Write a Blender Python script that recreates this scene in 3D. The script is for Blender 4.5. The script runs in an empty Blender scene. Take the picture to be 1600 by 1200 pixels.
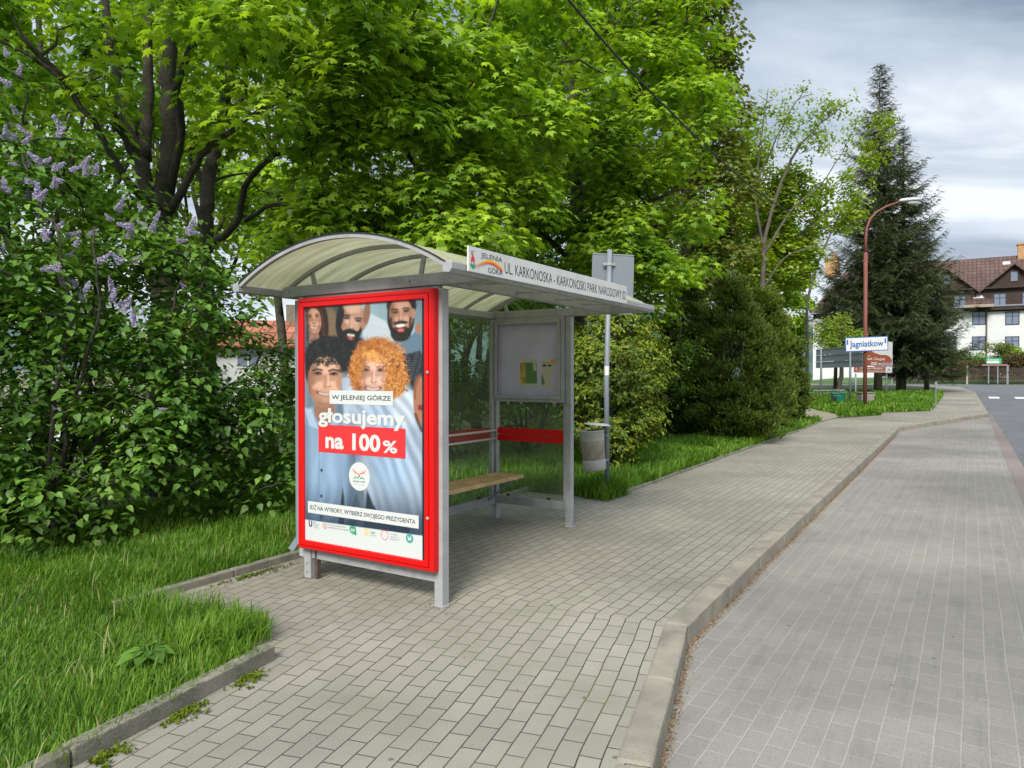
import bpy, math, random
import numpy as np
from mathutils import Vector, Matrix
from mathutils.geometry import tessellate_polygon

# ---------------------------------------------------------------- camera, sky, sun, exposure
SC = bpy.context.scene
COL = SC.collection
EYE = 1.6
FPX = 1126.0
PITCH = math.atan(13.54 / FPX)
cam_d = bpy.data.cameras.new("camera"); cam = bpy.data.objects.new("camera", cam_d); COL.objects.link(cam)
cam.location = (0, 0, EYE); cam.rotation_euler = (math.pi / 2 - PITCH, 0, 0)
cam_d.sensor_width = 36; cam_d.lens = 36 * FPX / 1600; cam_d.clip_start = 0.05; cam_d.clip_end = 3000
SC.camera = cam
SUN_EL, SUN_AZ = math.radians(40), math.radians(196)      # azimuth clockwise from +Y (behind the camera)
sun_d = bpy.data.lights.new("sun", 'SUN'); sun = bpy.data.objects.new("sun", sun_d); COL.objects.link(sun)
sun_d.energy = 3.0; sun_d.angle = math.radians(22); sun_d.color = (1.0, 0.965, 0.90)
sd = Vector((math.sin(SUN_AZ) * math.cos(SUN_EL), math.cos(SUN_AZ) * math.cos(SUN_EL), math.sin(SUN_EL)))
sun.rotation_euler = sd.to_track_quat('Z', 'Y').to_euler(); sun.location = (0, -20, 60)
SC.view_settings.view_transform = 'Standard'; SC.view_settings.look = 'None'
SC.view_settings.exposure = 0.76; SC.view_settings.gamma = 1
SC.cycles.max_bounces = 10; SC.cycles.diffuse_bounces = 6; SC.cycles.transparent_max_bounces = 16


def nt_new(nt):
    def n(t, **kw):
        d = nt.nodes.new(t)
        for k, v in kw.items():
            if k in d.inputs: d.inputs[k].default_value = v
            else: setattr(d, k, v)
        return d
    return n


W = bpy.data.worlds.new("World"); SC.world = W; W.use_nodes = True
nt = W.node_tree; nt.nodes.clear(); N = nt_new(nt); L = nt.links.new
tc = N('ShaderNodeTexCoord'); sky = N('ShaderNodeTexSky', sky_type='NISHITA', sun_disc=False)
sky.sun_elevation = SUN_EL; sky.sun_rotation = SUN_AZ
skm = N('ShaderNodeMix', data_type='RGBA', blend_type='MULTIPLY'); skm.inputs[0].default_value = 1
L(sky.outputs[0], skm.inputs[6]); skm.inputs[7].default_value = (.085, .085, .085, 1)
sep = N('ShaderNodeSeparateXYZ'); L(tc.outputs['Generated'], sep.inputs[0])
mz = N('ShaderNodeMath', operation='MAXIMUM'); L(sep.outputs[2], mz.inputs[0]); mz.inputs[1].default_value = 0.0
mz2 = N('ShaderNodeMath', operation='ADD'); L(mz.outputs[0], mz2.inputs[0]); mz2.inputs[1].default_value = .16
dx = N('ShaderNodeMath', operation='DIVIDE'); dy = N('ShaderNodeMath', operation='DIVIDE')
L(sep.outputs[0], dx.inputs[0]); L(mz2.outputs[0], dx.inputs[1]); L(sep.outputs[1], dy.inputs[0]); L(mz2.outputs[0], dy.inputs[1])
cb = N('ShaderNodeCombineXYZ'); L(dx.outputs[0], cb.inputs[0]); L(dy.outputs[0], cb.inputs[1])
mp = N('ShaderNodeMapping'); L(cb.outputs[0], mp.inputs[0]); mp.inputs['Rotation'].default_value = (0, 0, math.radians(-14)); mp.inputs['Scale'].default_value = (.55, 1.25, 1)
n1 = N('ShaderNodeTexNoise', noise_dimensions='3D'); n1.inputs['Scale'].default_value = 1.15; n1.inputs['Detail'].default_value = 7; n1.inputs['Roughness'].default_value = .52; n1.inputs['Distortion'].default_value = .5
L(mp.outputs[0], n1.inputs[0])
r1 = N('ShaderNodeValToRGB'); L(n1.outputs[0], r1.inputs[0])
e = r1.color_ramp.elements
e[0].position = .36; e[0].color = (.145, .19, .26, 1); e[1].position = .63; e[1].color = (.56, .60, .65, 1)
x = e.new(.44); x.color = (.255, .31, .385, 1); x = e.new(.55); x.color = (.395, .445, .51, 1)
# bright strip of thin cloud low over the horizon
lowr = N('ShaderNodeMapRange'); L(sep.outputs[2], lowr.inputs[0]); lowr.inputs[1].default_value = .10; lowr.inputs[2].default_value = .26; lowr.inputs[3].default_value = .3; lowr.inputs[4].default_value = 0; lowr.clamp = True
mlow = N('ShaderNodeMix', data_type='RGBA'); L(lowr.outputs[0], mlow.inputs[0]); L(r1.outputs[0], mlow.inputs[6]); mlow.inputs[7].default_value = (.72, .76, .80, 1)
n2 = N('ShaderNodeTexNoise'); n2.inputs['Scale'].default_value = 2.2; n2.inputs['Detail'].default_value = 5; L(mp.outputs[0], n2.inputs[0])
r2 = N('ShaderNodeValToRGB'); L(n2.outputs[0], r2.inputs[0]); r2.color_ramp.elements[0].position = .66; r2.color_ramp.elements[0].color = (1, 1, 1, 1); r2.color_ramp.elements[1].position = .74; r2.color_ramp.elements[1].color = (.25, .25, .25, 1)
mx = N('ShaderNodeMix', data_type='RGBA'); L(r2.outputs[0], mx.inputs[0]); L(skm.outputs[2], mx.inputs[6]); L(mlow.outputs[2], mx.inputs[7])
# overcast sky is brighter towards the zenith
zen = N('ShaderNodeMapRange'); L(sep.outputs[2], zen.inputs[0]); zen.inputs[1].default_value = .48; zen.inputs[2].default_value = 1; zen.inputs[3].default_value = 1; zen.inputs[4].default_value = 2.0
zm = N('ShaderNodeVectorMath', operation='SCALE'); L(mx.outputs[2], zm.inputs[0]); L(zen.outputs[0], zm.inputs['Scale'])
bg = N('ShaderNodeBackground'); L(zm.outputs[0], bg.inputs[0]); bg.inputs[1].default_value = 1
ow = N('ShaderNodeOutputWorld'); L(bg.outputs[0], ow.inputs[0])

rng = np.random.default_rng(11)
random.seed(5)
R = math.radians

# ---------------------------------------------------------------- helpers
TH = R(32.43)
P0 = (-0.498, 5.0)
SA, CA = math.sin(TH), math.cos(TH)


def hgt(a): return max(0.0, .0186 * (a - 19))
def AB(a, b): return (P0[0] + a * SA - b * CA, P0[1] + a * CA + b * SA)
def toab(x, y):
    x -= P0[0]; y -= P0[1]
    return (x * SA + y * CA, -x * CA + y * SA)
def gz(x, y): return hgt(toab(x, y)[0])


def G(px, py, dz=0.0):
    """ground point seen at a pixel of the photograph (used to survey positions)"""
    Y = (EYE - dz + .44) / ((py - 586.46) / FPX + .022)
    if Y < 20: Y = (EYE - dz) * FPX / (py - 586.46)
    x, y = (px - 800) / FPX * Y, Y
    return x, y, gz(x, y)


def zat(py, Y): return EYE + (586.46 - py) / FPX * Y
def xat(px, Y): return (px - 800) / FPX * Y


def tag(o, label=None, cat=None, group=None, kind=None):
    if label: o['label'] = label
    if cat: o['category'] = cat
    if group: o['group'] = group
    if kind: o['kind'] = kind
    return o


def empty(name, loc=(0, 0, 0), rz=0, label=None, cat=None, group=None):
    o = bpy.data.objects.new(name, None); COL.objects.link(o); o.empty_display_size = .3
    o.location = loc; o.rotation_euler = (0, 0, rz)
    return tag(o, label, cat, group)


class MB:
    def __init__(s): s.v = []; s.f = []
    def add(s, v, f):
        k = len(s.v); s.v += [tuple(p) for p in v]; s.f += [tuple(i + k for i in q) for q in f]; return s
    def box(s, x0, x1, y0, y1, z0, z1):
        return s.add([(x0, y0, z0), (x1, y0, z0), (x1, y1, z0), (x0, y1, z0), (x0, y0, z1), (x1, y0, z1), (x1, y1, z1), (x0, y1, z1)],
                     [(0, 3, 2, 1), (4, 5, 6, 7), (0, 1, 5, 4), (1, 2, 6, 5), (2, 3, 7, 6), (3, 0, 4, 7)])
    def tube(s, pts, rad, n=8, cap=True):
        pts = [Vector(p) for p in pts]
        if not hasattr(rad, '__len__'): rad = [rad] * len(pts)
        v = []; f = []; up = Vector((0.137, 0.21, 1)).normalized(); prev = None
        for i, p in enumerate(pts):
            t = (pts[min(i + 1, len(pts) - 1)] - pts[max(i - 1, 0)]).normalized()
            if prev is None:
                a = t.cross(up)
                if a.length < .05: a = t.cross(Vector((1, 0, 0)))
                a.normalize()
            else: a = (prev - t * prev.dot(t)).normalized()
            prev = a; b = t.cross(a)
            for k in range(n):
                w = 2 * math.pi * k / n
                v.append(p + (a * math.cos(w) + b * math.sin(w)) * rad[i])
        for i in range(len(pts) - 1):
            for k in range(n):
                f.append((i * n + k, i * n + (k + 1) % n, (i + 1) * n + (k + 1) % n, (i + 1) * n + k))
        if cap: f.append(tuple(range(n - 1, -1, -1))); f.append(tuple((len(pts) - 1) * n + k for k in range(n)))
        return s.add(v, f)
    def bar(s, p, q, w, h):
        """rectangular bar from p to q"""
        p = Vector(p); q = Vector(q); t = (q - p).normalized(); u = Vector((0, 0, 1))
        a = t.cross(u)
        if a.length < .01: a = Vector((1, 0, 0))
        a.normalize(); b = a.cross(t)
        v = []
        for c in (p, q):
            for i, j in ((-1, -1), (1, -1), (1, 1), (-1, 1)): v.append(c + a * (w / 2 * i) + b * (h / 2 * j))
        return s.add(v, [(3, 2, 1, 0), (4, 5, 6, 7), (0, 1, 5, 4), (1, 2, 6, 5), (2, 3, 7, 6), (3, 0, 4, 7)])
    def lathe(s, prof, c=(0, 0, 0), n=24, M=None):
        v = []; f = []
        for r, z in prof:
            for k in range(n):
                w = 2 * math.pi * k / n; p = Vector((r * math.cos(w), r * math.sin(w), z))
                if M: p = M @ p
                v.append(p + Vector(c))
        for i in range(len(prof) - 1):
            for k in range(n): f.append((i * n + k, i * n + (k + 1) % n, (i + 1) * n + (k + 1) % n, (i + 1) * n + k))
        return s.add(v, f)
    def poly(s, pts, z=None):
        v = [Vector(p) if len(p) == 3 else Vector((p[0], p[1], z)) for p in pts]
        t = tessellate_polygon([v]); out = []
        for q in t:
            a, b, c = (v[i] for i in q)
            out.append(q if (b - a).cross(c - a).z >= 0 else (q[0], q[2], q[1]))
        return s.add(v, out)
    def build(s, name, mat, parent=None, smooth=False, bevel=0, loc=None):
        me = bpy.data.meshes.new(name); me.from_pydata(s.v, [], s.f); me.update()
        o = bpy.data.objects.new(name, me); COL.objects.link(o); me.materials.append(mat)
        if parent: o.parent = parent
        if loc: o.location = loc
        if smooth:
            for p in me.polygons: p.use_smooth = True
        if bevel:
            m = o.modifiers.new("bevel", 'BEVEL'); m.width = bevel; m.segments = 2; m.limit_method = 'ANGLE'; m.angle_limit = R(40)
        return o


def np_mesh(name, V, loops, starts, mat, parent=None, smooth=False):
    me = bpy.data.meshes.new(name)
    me.vertices.add(len(V)); me.vertices.foreach_set("co", np.asarray(V, np.float32).ravel())
    me.loops.add(len(loops)); me.loops.foreach_set("vertex_index", np.asarray(loops, np.int32))
    me.polygons.add(len(starts)); me.polygons.foreach_set("loop_start", np.asarray(starts, np.int32))
    if smooth: me.polygons.foreach_set("use_smooth", np.ones(len(starts), bool))
    me.update(calc_edges=True); me.materials.append(mat)
    o = bpy.data.objects.new(name, me); COL.objects.link(o)
    if parent: o.parent = parent
    return o


def instance(tv, tf, pos, M):
    """copies of a small template: tv (k,3), tf list of faces, pos (N,3), M (N,3,3) columns = axes"""
    V = np.einsum('nij,kj->nki', M, tv) + pos[:, None, :]
    k = len(tv); n = len(pos)
    fl = np.concatenate([np.array(f) for f in tf]); tot = np.array([len(f) for f in tf])
    loops = (fl[None, :] + (np.arange(n) * k)[:, None]).ravel()
    st = np.concatenate([[0], np.cumsum(tot)[:-1]])
    starts = (st[None, :] + (np.arange(n) * tot.sum())[:, None]).ravel()
    return V.reshape(-1, 3), loops, starts


def unit(a): return a / (np.linalg.norm(a, axis=-1, keepdims=True) + 1e-9)


def frames(nrm, tip, size):
    z = unit(nrm); y = unit(tip - (tip * z).sum(1, keepdims=True) * z); x = np.cross(y, z)
    return np.stack([x, y, z], axis=2) * size[:, None, None]


# ---- materials
def mat(name, col, rough=.7, metal=0, var=0.0, vs=8.0, bump=0.0, bs=40.0, col2=None, coord='Object', spec=None, dirt=None, ds=3.0):
    m = bpy.data.materials.new(name); m.use_nodes = True; nt = m.node_tree; nt.nodes.clear(); N = nt_new(nt); L = nt.links.new
    p = N('ShaderNodeBsdfPrincipled'); o = N('ShaderNodeOutputMaterial'); L(p.outputs[0], o.inputs[0])
    p.inputs['Roughness'].default_value = rough; p.inputs['Metallic'].default_value = metal
    if spec is not None: p.inputs['Specular IOR Level'].default_value = spec
    c = (*col, 1); p.inputs['Base Color'].default_value = c
    tc = N('ShaderNodeTexCoord'); src = None
    if var > 0 or col2:
        n = N('ShaderNodeTexNoise'); n.inputs['Scale'].default_value = vs; n.inputs['Detail'].default_value = 6; n.inputs['Roughness'].default_value = .6
        L(tc.outputs[coord], n.inputs[0])
        r = N('ShaderNodeValToRGB'); L(n.outputs[0], r.inputs[0]); r.color_ramp.elements[0].position = .33; r.color_ramp.elements[1].position = .68
        lo = tuple(max(0, v * (1 - var)) for v in col); hi = tuple(min(1, v * (1 + var)) for v in (col2 or col))
        r.color_ramp.elements[0].color = (*lo, 1); r.color_ramp.elements[1].color = (*hi, 1); src = r.outputs[0]
    if dirt:
        n = N('ShaderNodeTexNoise'); n.inputs['Scale'].default_value = ds; n.inputs['Detail'].default_value = 8; n.inputs['Roughness'].default_value = .7
        L(tc.outputs[coord], n.inputs[0]); r = N('ShaderNodeMapRange'); L(n.outputs[0], r.inputs[0]); r.inputs[1].default_value = .5; r.inputs[2].default_value = .75; r.inputs[4].default_value = .75
        mx = N('ShaderNodeMix', data_type='RGBA'); L(r.outputs[0], mx.inputs[0])
        if src: L(src, mx.inputs[6])
        else: mx.inputs[6].default_value = c
        mx.inputs[7].default_value = (*dirt, 1); src = mx.outputs[2]
    if src: L(src, p.inputs['Base Color'])
    if bump > 0:
        n = N('ShaderNodeTexNoise'); n.inputs['Scale'].default_value = bs; n.inputs['Detail'].default_value = 5; L(tc.outputs[coord], n.inputs[0])
        b = N('ShaderNodeBump'); b.inputs['Strength'].default_value = bump; b.inputs['Distance'].default_value = .02; L(n.outputs[0], b.inputs['Height']); L(b.outputs[0], p.inputs['Normal'])
    return m


def leafmat(name, cols, trans=.45, rough=.45, gloss=.06, tcol=None):
    m = bpy.data.materials.new(name); m.use_nodes = True; nt = m.node_tree; nt.nodes.clear(); N = nt_new(nt); L = nt.links.new
    g = N('ShaderNodeNewGeometry'); r = N('ShaderNodeValToRGB'); L(g.outputs['Random Per Island'], r.inputs[0])
    el = r.color_ramp.elements; el[0].color = (*cols[0], 1); el[1].color = (*cols[-1], 1)
    for i, c in enumerate(cols[1:-1]): q = el.new((i + 1) / (len(cols) - 1)); q.color = (*c, 1)
    tc = N('ShaderNodeTexCoord'); n = N('ShaderNodeTexNoise'); n.inputs['Scale'].default_value = .9; n.inputs['Detail'].default_value = 3; L(tc.outputs['Object'], n.inputs[0])
    hs = N('ShaderNodeHueSaturation'); L(r.outputs[0], hs.inputs['Color'])
    mr = N('ShaderNodeMapRange'); L(n.outputs[0], mr.inputs[0]); mr.inputs[1].default_value = .3; mr.inputs[2].default_value = .7; mr.inputs[3].default_value = .78; mr.inputs[4].default_value = 1.22
    L(mr.outputs[0], hs.inputs['Value'])
    mh = N('ShaderNodeMapRange'); L(n.outputs[0], mh.inputs[0]); mh.inputs[1].default_value = .3; mh.inputs[2].default_value = .7; mh.inputs[3].default_value = .512; mh.inputs[4].default_value = .488
    L(mh.outputs[0], hs.inputs['Hue'])
    d = N('ShaderNodeBsdfDiffuse'); L(hs.outputs[0], d.inputs[0])
    t = N('ShaderNodeBsdfTranslucent')
    tm = N('ShaderNodeMix', data_type='RGBA', blend_type='MULTIPLY'); tm.inputs[0].default_value = 1; L(hs.outputs[0], tm.inputs[6]); tm.inputs[7].default_value = (*(tcol or (1.5, 1.45, .5)), 1)
    L(tm.outputs[2], t.inputs[0])
    m1 = N('ShaderNodeMixShader'); m1.inputs[0].default_value = trans; L(d.outputs[0], m1.inputs[1]); L(t.outputs[0], m1.inputs[2])
    gl = N('ShaderNodeBsdfGlossy'); gl.inputs['Roughness'].default_value = rough; gl.inputs[0].default_value = (1, 1, 1, 1)
    m2 = N('ShaderNodeMixShader'); m2.inputs[0].default_value = gloss; L(m1.outputs[0], m2.inputs[1]); L(gl.outputs[0], m2.inputs[2])
    o = N('ShaderNodeOutputMaterial'); L(m2.outputs[0], o.inputs[0])
    return m


def paver_mat(name, c1, c2, mortar, stain, bw=.2, rh=.1, msize=.004, moss=None, tyre=False, patch=1.0, wav=.055):
    m = bpy.data.materials.new(name); m.use_nodes = True; nt = m.node_tree; nt.nodes.clear(); N = nt_new(nt); L = nt.links.new
    p = N('ShaderNodeBsdfPrincipled'); o = N('ShaderNodeOutputMaterial'); L(p.outputs[0], o.inputs[0]); p.inputs['Roughness'].default_value = .88
    p.inputs['Specular IOR Level'].default_value = .25
    uv = N('ShaderNodeUVMap'); uv.uv_map = 'UVMap'; tc = N('ShaderNodeTexCoord')
    # slight waviness of the laid courses
    nw = N('ShaderNodeTexNoise'); nw.inputs['Scale'].default_value = 1.3; nw.inputs['Detail'].default_value = 2; L(uv.outputs[0], nw.inputs[0])
    sb = N('ShaderNodeVectorMath', operation='SUBTRACT'); L(nw.outputs['Color'], sb.inputs[0]); sb.inputs[1].default_value = (.5, .5, .5)
    scl = N('ShaderNodeVectorMath', operation='SCALE'); L(sb.outputs[0], scl.inputs[0]); scl.inputs['Scale'].default_value = wav
    ad = N('ShaderNodeVectorMath', operation='ADD'); L(uv.outputs[0], ad.inputs[0]); L(scl.outputs[0], ad.inputs[1])
    br = N('ShaderNodeTexBrick'); L(ad.outputs[0], br.inputs[0]); br.offset = .5
    for k, v in (('Scale', 1), ('Mortar Size', msize), ('Mortar Smooth', .35), ('Bias', 0), ('Brick Width', bw), ('Row Height', rh)): br.inputs[k].default_value = v
    br.inputs['Color1'].default_value = (*c1, 1); br.inputs['Color2'].default_value = (*c2, 1); br.inputs['Mortar'].default_value = (*mortar, 1)
    # grain of the concrete
    ng = N('ShaderNodeTexNoise'); ng.inputs['Scale'].default_value = 260; ng.inputs['Detail'].default_value = 3; L(tc.outputs['Object'], ng.inputs[0])
    mg = N('ShaderNodeMapRange'); L(ng.outputs[0], mg.inputs[0]); mg.inputs[1].default_value = .3; mg.inputs[2].default_value = .7; mg.inputs[3].default_value = .62; mg.inputs[4].default_value = 1.38
    mu = N('ShaderNodeMix', data_type='RGBA', blend_type='MULTIPLY'); mu.inputs[0].default_value = 1; L(br.outputs[0], mu.inputs[6]); L(mg.outputs[0], mu.inputs[7])
    ns = N('ShaderNodeTexNoise'); ns.inputs['Scale'].default_value = .8; ns.inputs['Detail'].default_value = 9; ns.inputs['Roughness'].default_value = .68; L(tc.outputs['Object'], ns.inputs[0])
    ms = N('ShaderNodeMapRange'); L(ns.outputs[0], ms.inputs[0]); ms.inputs[1].default_value = .45; ms.inputs[2].default_value = .72; ms.inputs[4].default_value = .6 * patch
    mx = N('ShaderNodeMix', data_type='RGBA'); L(ms.outputs[0], mx.inputs[0]); L(mu.outputs[2], mx.inputs[6]); mx.inputs[7].default_value = (*stain, 1)
    src = mx.outputs[2]
    nb_ = N('ShaderNodeTexNoise'); nb_.inputs['Scale'].default_value = .33; nb_.inputs['Detail'].default_value = 5; L(tc.outputs['Object'], nb_.inputs[0])
    mb_ = N('ShaderNodeMapRange'); L(nb_.outputs[0], mb_.inputs[0]); mb_.inputs[1].default_value = .35; mb_.inputs[2].default_value = .65; mb_.inputs[3].default_value = .80; mb_.inputs[4].default_value = 1.16
    mv = N('ShaderNodeMix', data_type='RGBA', blend_type='MULTIPLY'); mv.inputs[0].default_value = 1; L(src, mv.inputs[6]); L(mb_.outputs[0], mv.inputs[7]); src = mv.outputs[2]
    # small chips and spots
    v2 = N('ShaderNodeTexVoronoi'); v2.inputs['Scale'].default_value = 14; L(tc.outputs['Object'], v2.inputs[0])
    g2 = N('ShaderNodeMapRange'); L(v2.outputs['Distance'], g2.inputs[0]); g2.inputs[1].default_value = .05; g2.inputs[2].default_value = .11; g2.inputs[3].default_value = .45; g2.inputs[4].default_value = 0
    n9 = N('ShaderNodeTexNoise'); n9.inputs['Scale'].default_value = 2.3; L(tc.outputs['Object'], n9.inputs[0]); g9 = N('ShaderNodeMath', operation='GREATER_THAN'); L(n9.outputs[0], g9.inputs[0]); g9.inputs[1].default_value = .52
    gm = N('ShaderNodeMath', operation='MULTIPLY'); L(g2.outputs[0], gm.inputs[0]); L(g9.outputs[0], gm.inputs[1])
    m7 = N('ShaderNodeMix', data_type='RGBA'); L(gm.outputs[0], m7.inputs[0]); L(src, m7.inputs[6]); m7.inputs[7].default_value = (.10, .095, .08, 1); src = m7.outputs[2]
    # dark gum spots and pale crumbs
    vo = N('ShaderNodeTexVoronoi'); vo.inputs['Scale'].default_value = 3.1; L(tc.outputs['Object'], vo.inputs[0])
    g = N('ShaderNodeMapRange'); L(vo.outputs['Distance'], g.inputs[0]); g.inputs[1].default_value = .028; g.inputs[2].default_value = .05; g.inputs[3].default_value = .7; g.inputs[4].default_value = 0
    m3 = N('ShaderNodeMix', data_type='RGBA'); L(g.outputs[0], m3.inputs[0]); L(src, m3.inputs[6]); m3.inputs[7].default_value = (.07, .068, .062, 1); src = m3.outputs[2]
    if moss:
        nm = N('ShaderNodeTexNoise'); nm.inputs['Scale'].default_value = 1.6; nm.inputs['Detail'].default_value = 6; L(tc.outputs['Object'], nm.inputs[0])
        mm = N('ShaderNodeMapRange'); L(nm.outputs[0], mm.inputs[0]); mm.inputs[1].default_value = .48; mm.inputs[2].default_value = .62
        fm = N('ShaderNodeMath', operation='MULTIPLY'); L(mm.outputs[0], fm.inputs[0]); L(br.outputs['Fac'], fm.inputs[1])
        m4 = N('ShaderNodeMix', data_type='RGBA'); L(fm.outputs[0], m4.inputs[0]); L(src, m4.inputs[6]); m4.inputs[7].default_value = (*moss, 1); src = m4.outputs[2]
    if tyre:
        sp = N('ShaderNodeSeparateXYZ'); L(uv.outputs[0], sp.inputs[0])
        mpn = N('ShaderNodeMapping'); mpn.inputs['Scale'].default_value = (.22, 3.0, 1); L(uv.outputs[0], mpn.inputs[0])
        nn = N('ShaderNodeTexNoise'); nn.inputs['Scale'].default_value = 3.2; nn.inputs['Detail'].default_value = 8; nn.inputs['Roughness'].default_value = .75; L(mpn.outputs[0], nn.inputs[0])
        rr = N('ShaderNodeMapRange'); L(nn.outputs[0], rr.inputs[0]); rr.inputs[1].default_value = .52; rr.inputs[2].default_value = .72; rr.inputs[4].default_value = .42
        m5 = N('ShaderNodeMix', data_type='RGBA'); L(rr.outputs[0], m5.inputs[0]); L(src, m5.inputs[6]); m5.inputs[7].default_value = (.105, .103, .10, 1); src = m5.outputs[2]
    L(src, p.inputs['Base Color'])
    inv = N('ShaderNodeMath', operation='MULTIPLY_ADD'); L(br.outputs['Fac'], inv.inputs[0]); inv.inputs[1].default_value = -1; inv.inputs[2].default_value = 1
    a2 = N('ShaderNodeMath', operation='MULTIPLY_ADD'); L(ng.outputs[0], a2.inputs[0]); a2.inputs[1].default_value = .22; L(inv.outputs[0], a2.inputs[2])
    b = N('ShaderNodeBump'); b.inputs['Strength'].default_value = .5; b.inputs['Distance'].default_value = .006; L(a2.outputs[0], b.inputs['Height']); L(b.outputs[0], p.inputs['Normal'])
    return m


def glassmat(name, tint, refl=.12, dirt=.1, dcol=(.55, .6, .5)):
    m = bpy.data.materials.new(name); m.use_nodes = True; nt = m.node_tree; nt.nodes.clear(); N = nt_new(nt); L = nt.links.new
    t = N('ShaderNodeBsdfTransparent'); t.inputs[0].default_value = (*tint, 1)
    d = N('ShaderNodeBsdfDiffuse'); d.inputs[0].default_value = (*dcol, 1)
    tc = N('ShaderNodeTexCoord'); n = N('ShaderNodeTexNoise'); n.inputs['Scale'].default_value = 2.5; n.inputs['Detail'].default_value = 8; L(tc.outputs['Object'], n.inputs[0])
    mr = N('ShaderNodeMapRange'); L(n.outputs[0], mr.inputs[0]); mr.inputs[1].default_value = .3; mr.inputs[2].default_value = .8; mr.inputs[3].default_value = dirt * .4; mr.inputs[4].default_value = dirt * 1.7
    m1 = N('ShaderNodeMixShader'); L(mr.outputs[0], m1.inputs[0]); L(t.outputs[0], m1.inputs[1]); L(d.outputs[0], m1.inputs[2])
    g = N('ShaderNodeBsdfGlossy'); g.inputs['Roughness'].default_value = .03
    lw = N('ShaderNodeLayerWeight'); lw.inputs[0].default_value = .5
    pw = N('ShaderNodeMath', operation='POWER'); L(lw.outputs['Facing'], pw.inputs[0]); pw.inputs[1].default_value = 4.5
    mf = N('ShaderNodeMath', operation='MULTIPLY_ADD'); L(pw.outputs[0], mf.inputs[0]); mf.inputs[1].default_value = .55; mf.inputs[2].default_value = refl * .2
    m2 = N('ShaderNodeMixShader'); L(mf.outputs[0], m2.inputs[0]); L(m1.outputs[0], m2.inputs[1]); L(g.outputs[0], m2.inputs[2])
    o = N('ShaderNodeOutputMaterial'); L(m2.outputs[0], o.inputs[0]); return m


M = {}
M['pave'] = paver_mat('paving', (.300, .279, .230), (.262, .243, .199), (.050, .046, .034), (.17, .158, .128), moss=(.10, .115, .035))
M['pave_far'] = M['pave']
M['bay'] = paver_mat('bay paving', (.250, .236, .205), (.228, .215, .188), (.310, .292, .252), (.140, .130, .114), bw=.2, rh=.11, wav=.022, msize=.0055, tyre=True, patch=.8)
M['red_pave'] = paver_mat('red paving', (.225, .185, .168), (.205, .168, .152), (.22, .18, .16), (.22, .18, .16))
M['asphalt'] = mat('asphalt', (.125, .128, .135), .85, var=.16, vs=.8, bump=.4, bs=160, dirt=(.15, .15, .15), ds=.5)
M['kerb'] = mat('kerb concrete', (.262, .238, .188), .9, var=.22, vs=3, bump=.5, bs=90, dirt=(.15, .125, .09), ds=4)
M['edging'] = mat('edging concrete', (.215, .20, .155), .92, var=.2, vs=7, bump=.4, bs=90, dirt=(.10, .10, .05), ds=5)
M['soil'] = mat('soil and turf', (.045, .075, .018), .95, var=.4, vs=3, col2=(.07, .10, .03), bump=.8, bs=20, dirt=(.06, .05, .03), ds=1.5)
M['field'] = mat('grass field', (.05, .10, .02), .95, var=.4, vs=.4, col2=(.08, .14, .03))
M['dirt'] = mat('dirt path', (.27, .235, .175), .95, var=.2, vs=4, bump=.5, bs=30)
M['white_line'] = mat('road paint', (.62, .62, .60), .8, var=.15, vs=5)
M['steel'] = mat('grey painted steel', (.325, .33, .335), .45, var=.10, vs=6, dirt=(.20, .19, .17), ds=7)
M['steel_dark'] = mat('galvanised post', (.20, .23, .26), .5, var=.08, vs=7, dirt=(.22, .2, .18), ds=8)
M['red_paint'] = mat('glossy red paint', (.62, .005, .006), .32, spec=.3, dirt=(.45, .01, .01), ds=7)
M['rust'] = mat('rusty steel', (.09, .06, .045), .85, var=.3, vs=12)
M['black'] = mat('black rubber', (.012, .012, .013), .6)
M['wood'] = mat('bench wood', (.60, .39, .19), .65, var=.25, vs=5, bump=.3, bs=25, dirt=(.2, .13, .07), ds=7)
M['sign_white'] = mat('white enamel', (.62, .61, .59), .45, var=.05, vs=5, dirt=(.50, .48, .43), ds=4)
M['ink'] = mat('dark ink', (.03, .03, .04), .6)
M['sign_blue'] = mat('blue sign film', (.02, .10, .36), .5)
M['sign_red'] = mat('red print', (.72, .03, .03), .5)
M['sign_green'] = mat('green print', (.03, .30, .13), .5)
M['sign_yellow'] = mat('yellow print', (.85, .55, .03), .5)
M['sign_orange'] = mat('orange print', (.8, .22, .03), .5)
M['panel_back'] = mat('bare aluminium sheet', (.19, .215, .235), .55, metal=.2, var=.05, vs=3)
M['glass'] = glassmat('dirty safety glass', (.88, .92, .86), .10, .09, (.38, .44, .30))
M['poster_glass'] = glassmat('poster glass', (.99, .99, .99), .0, .004)
M['lilac_board'] = mat('faded lilac backing board', (.52, .48, .64), .5, var=.08, vs=4, dirt=(.48, .44, .54), ds=3)
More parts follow.
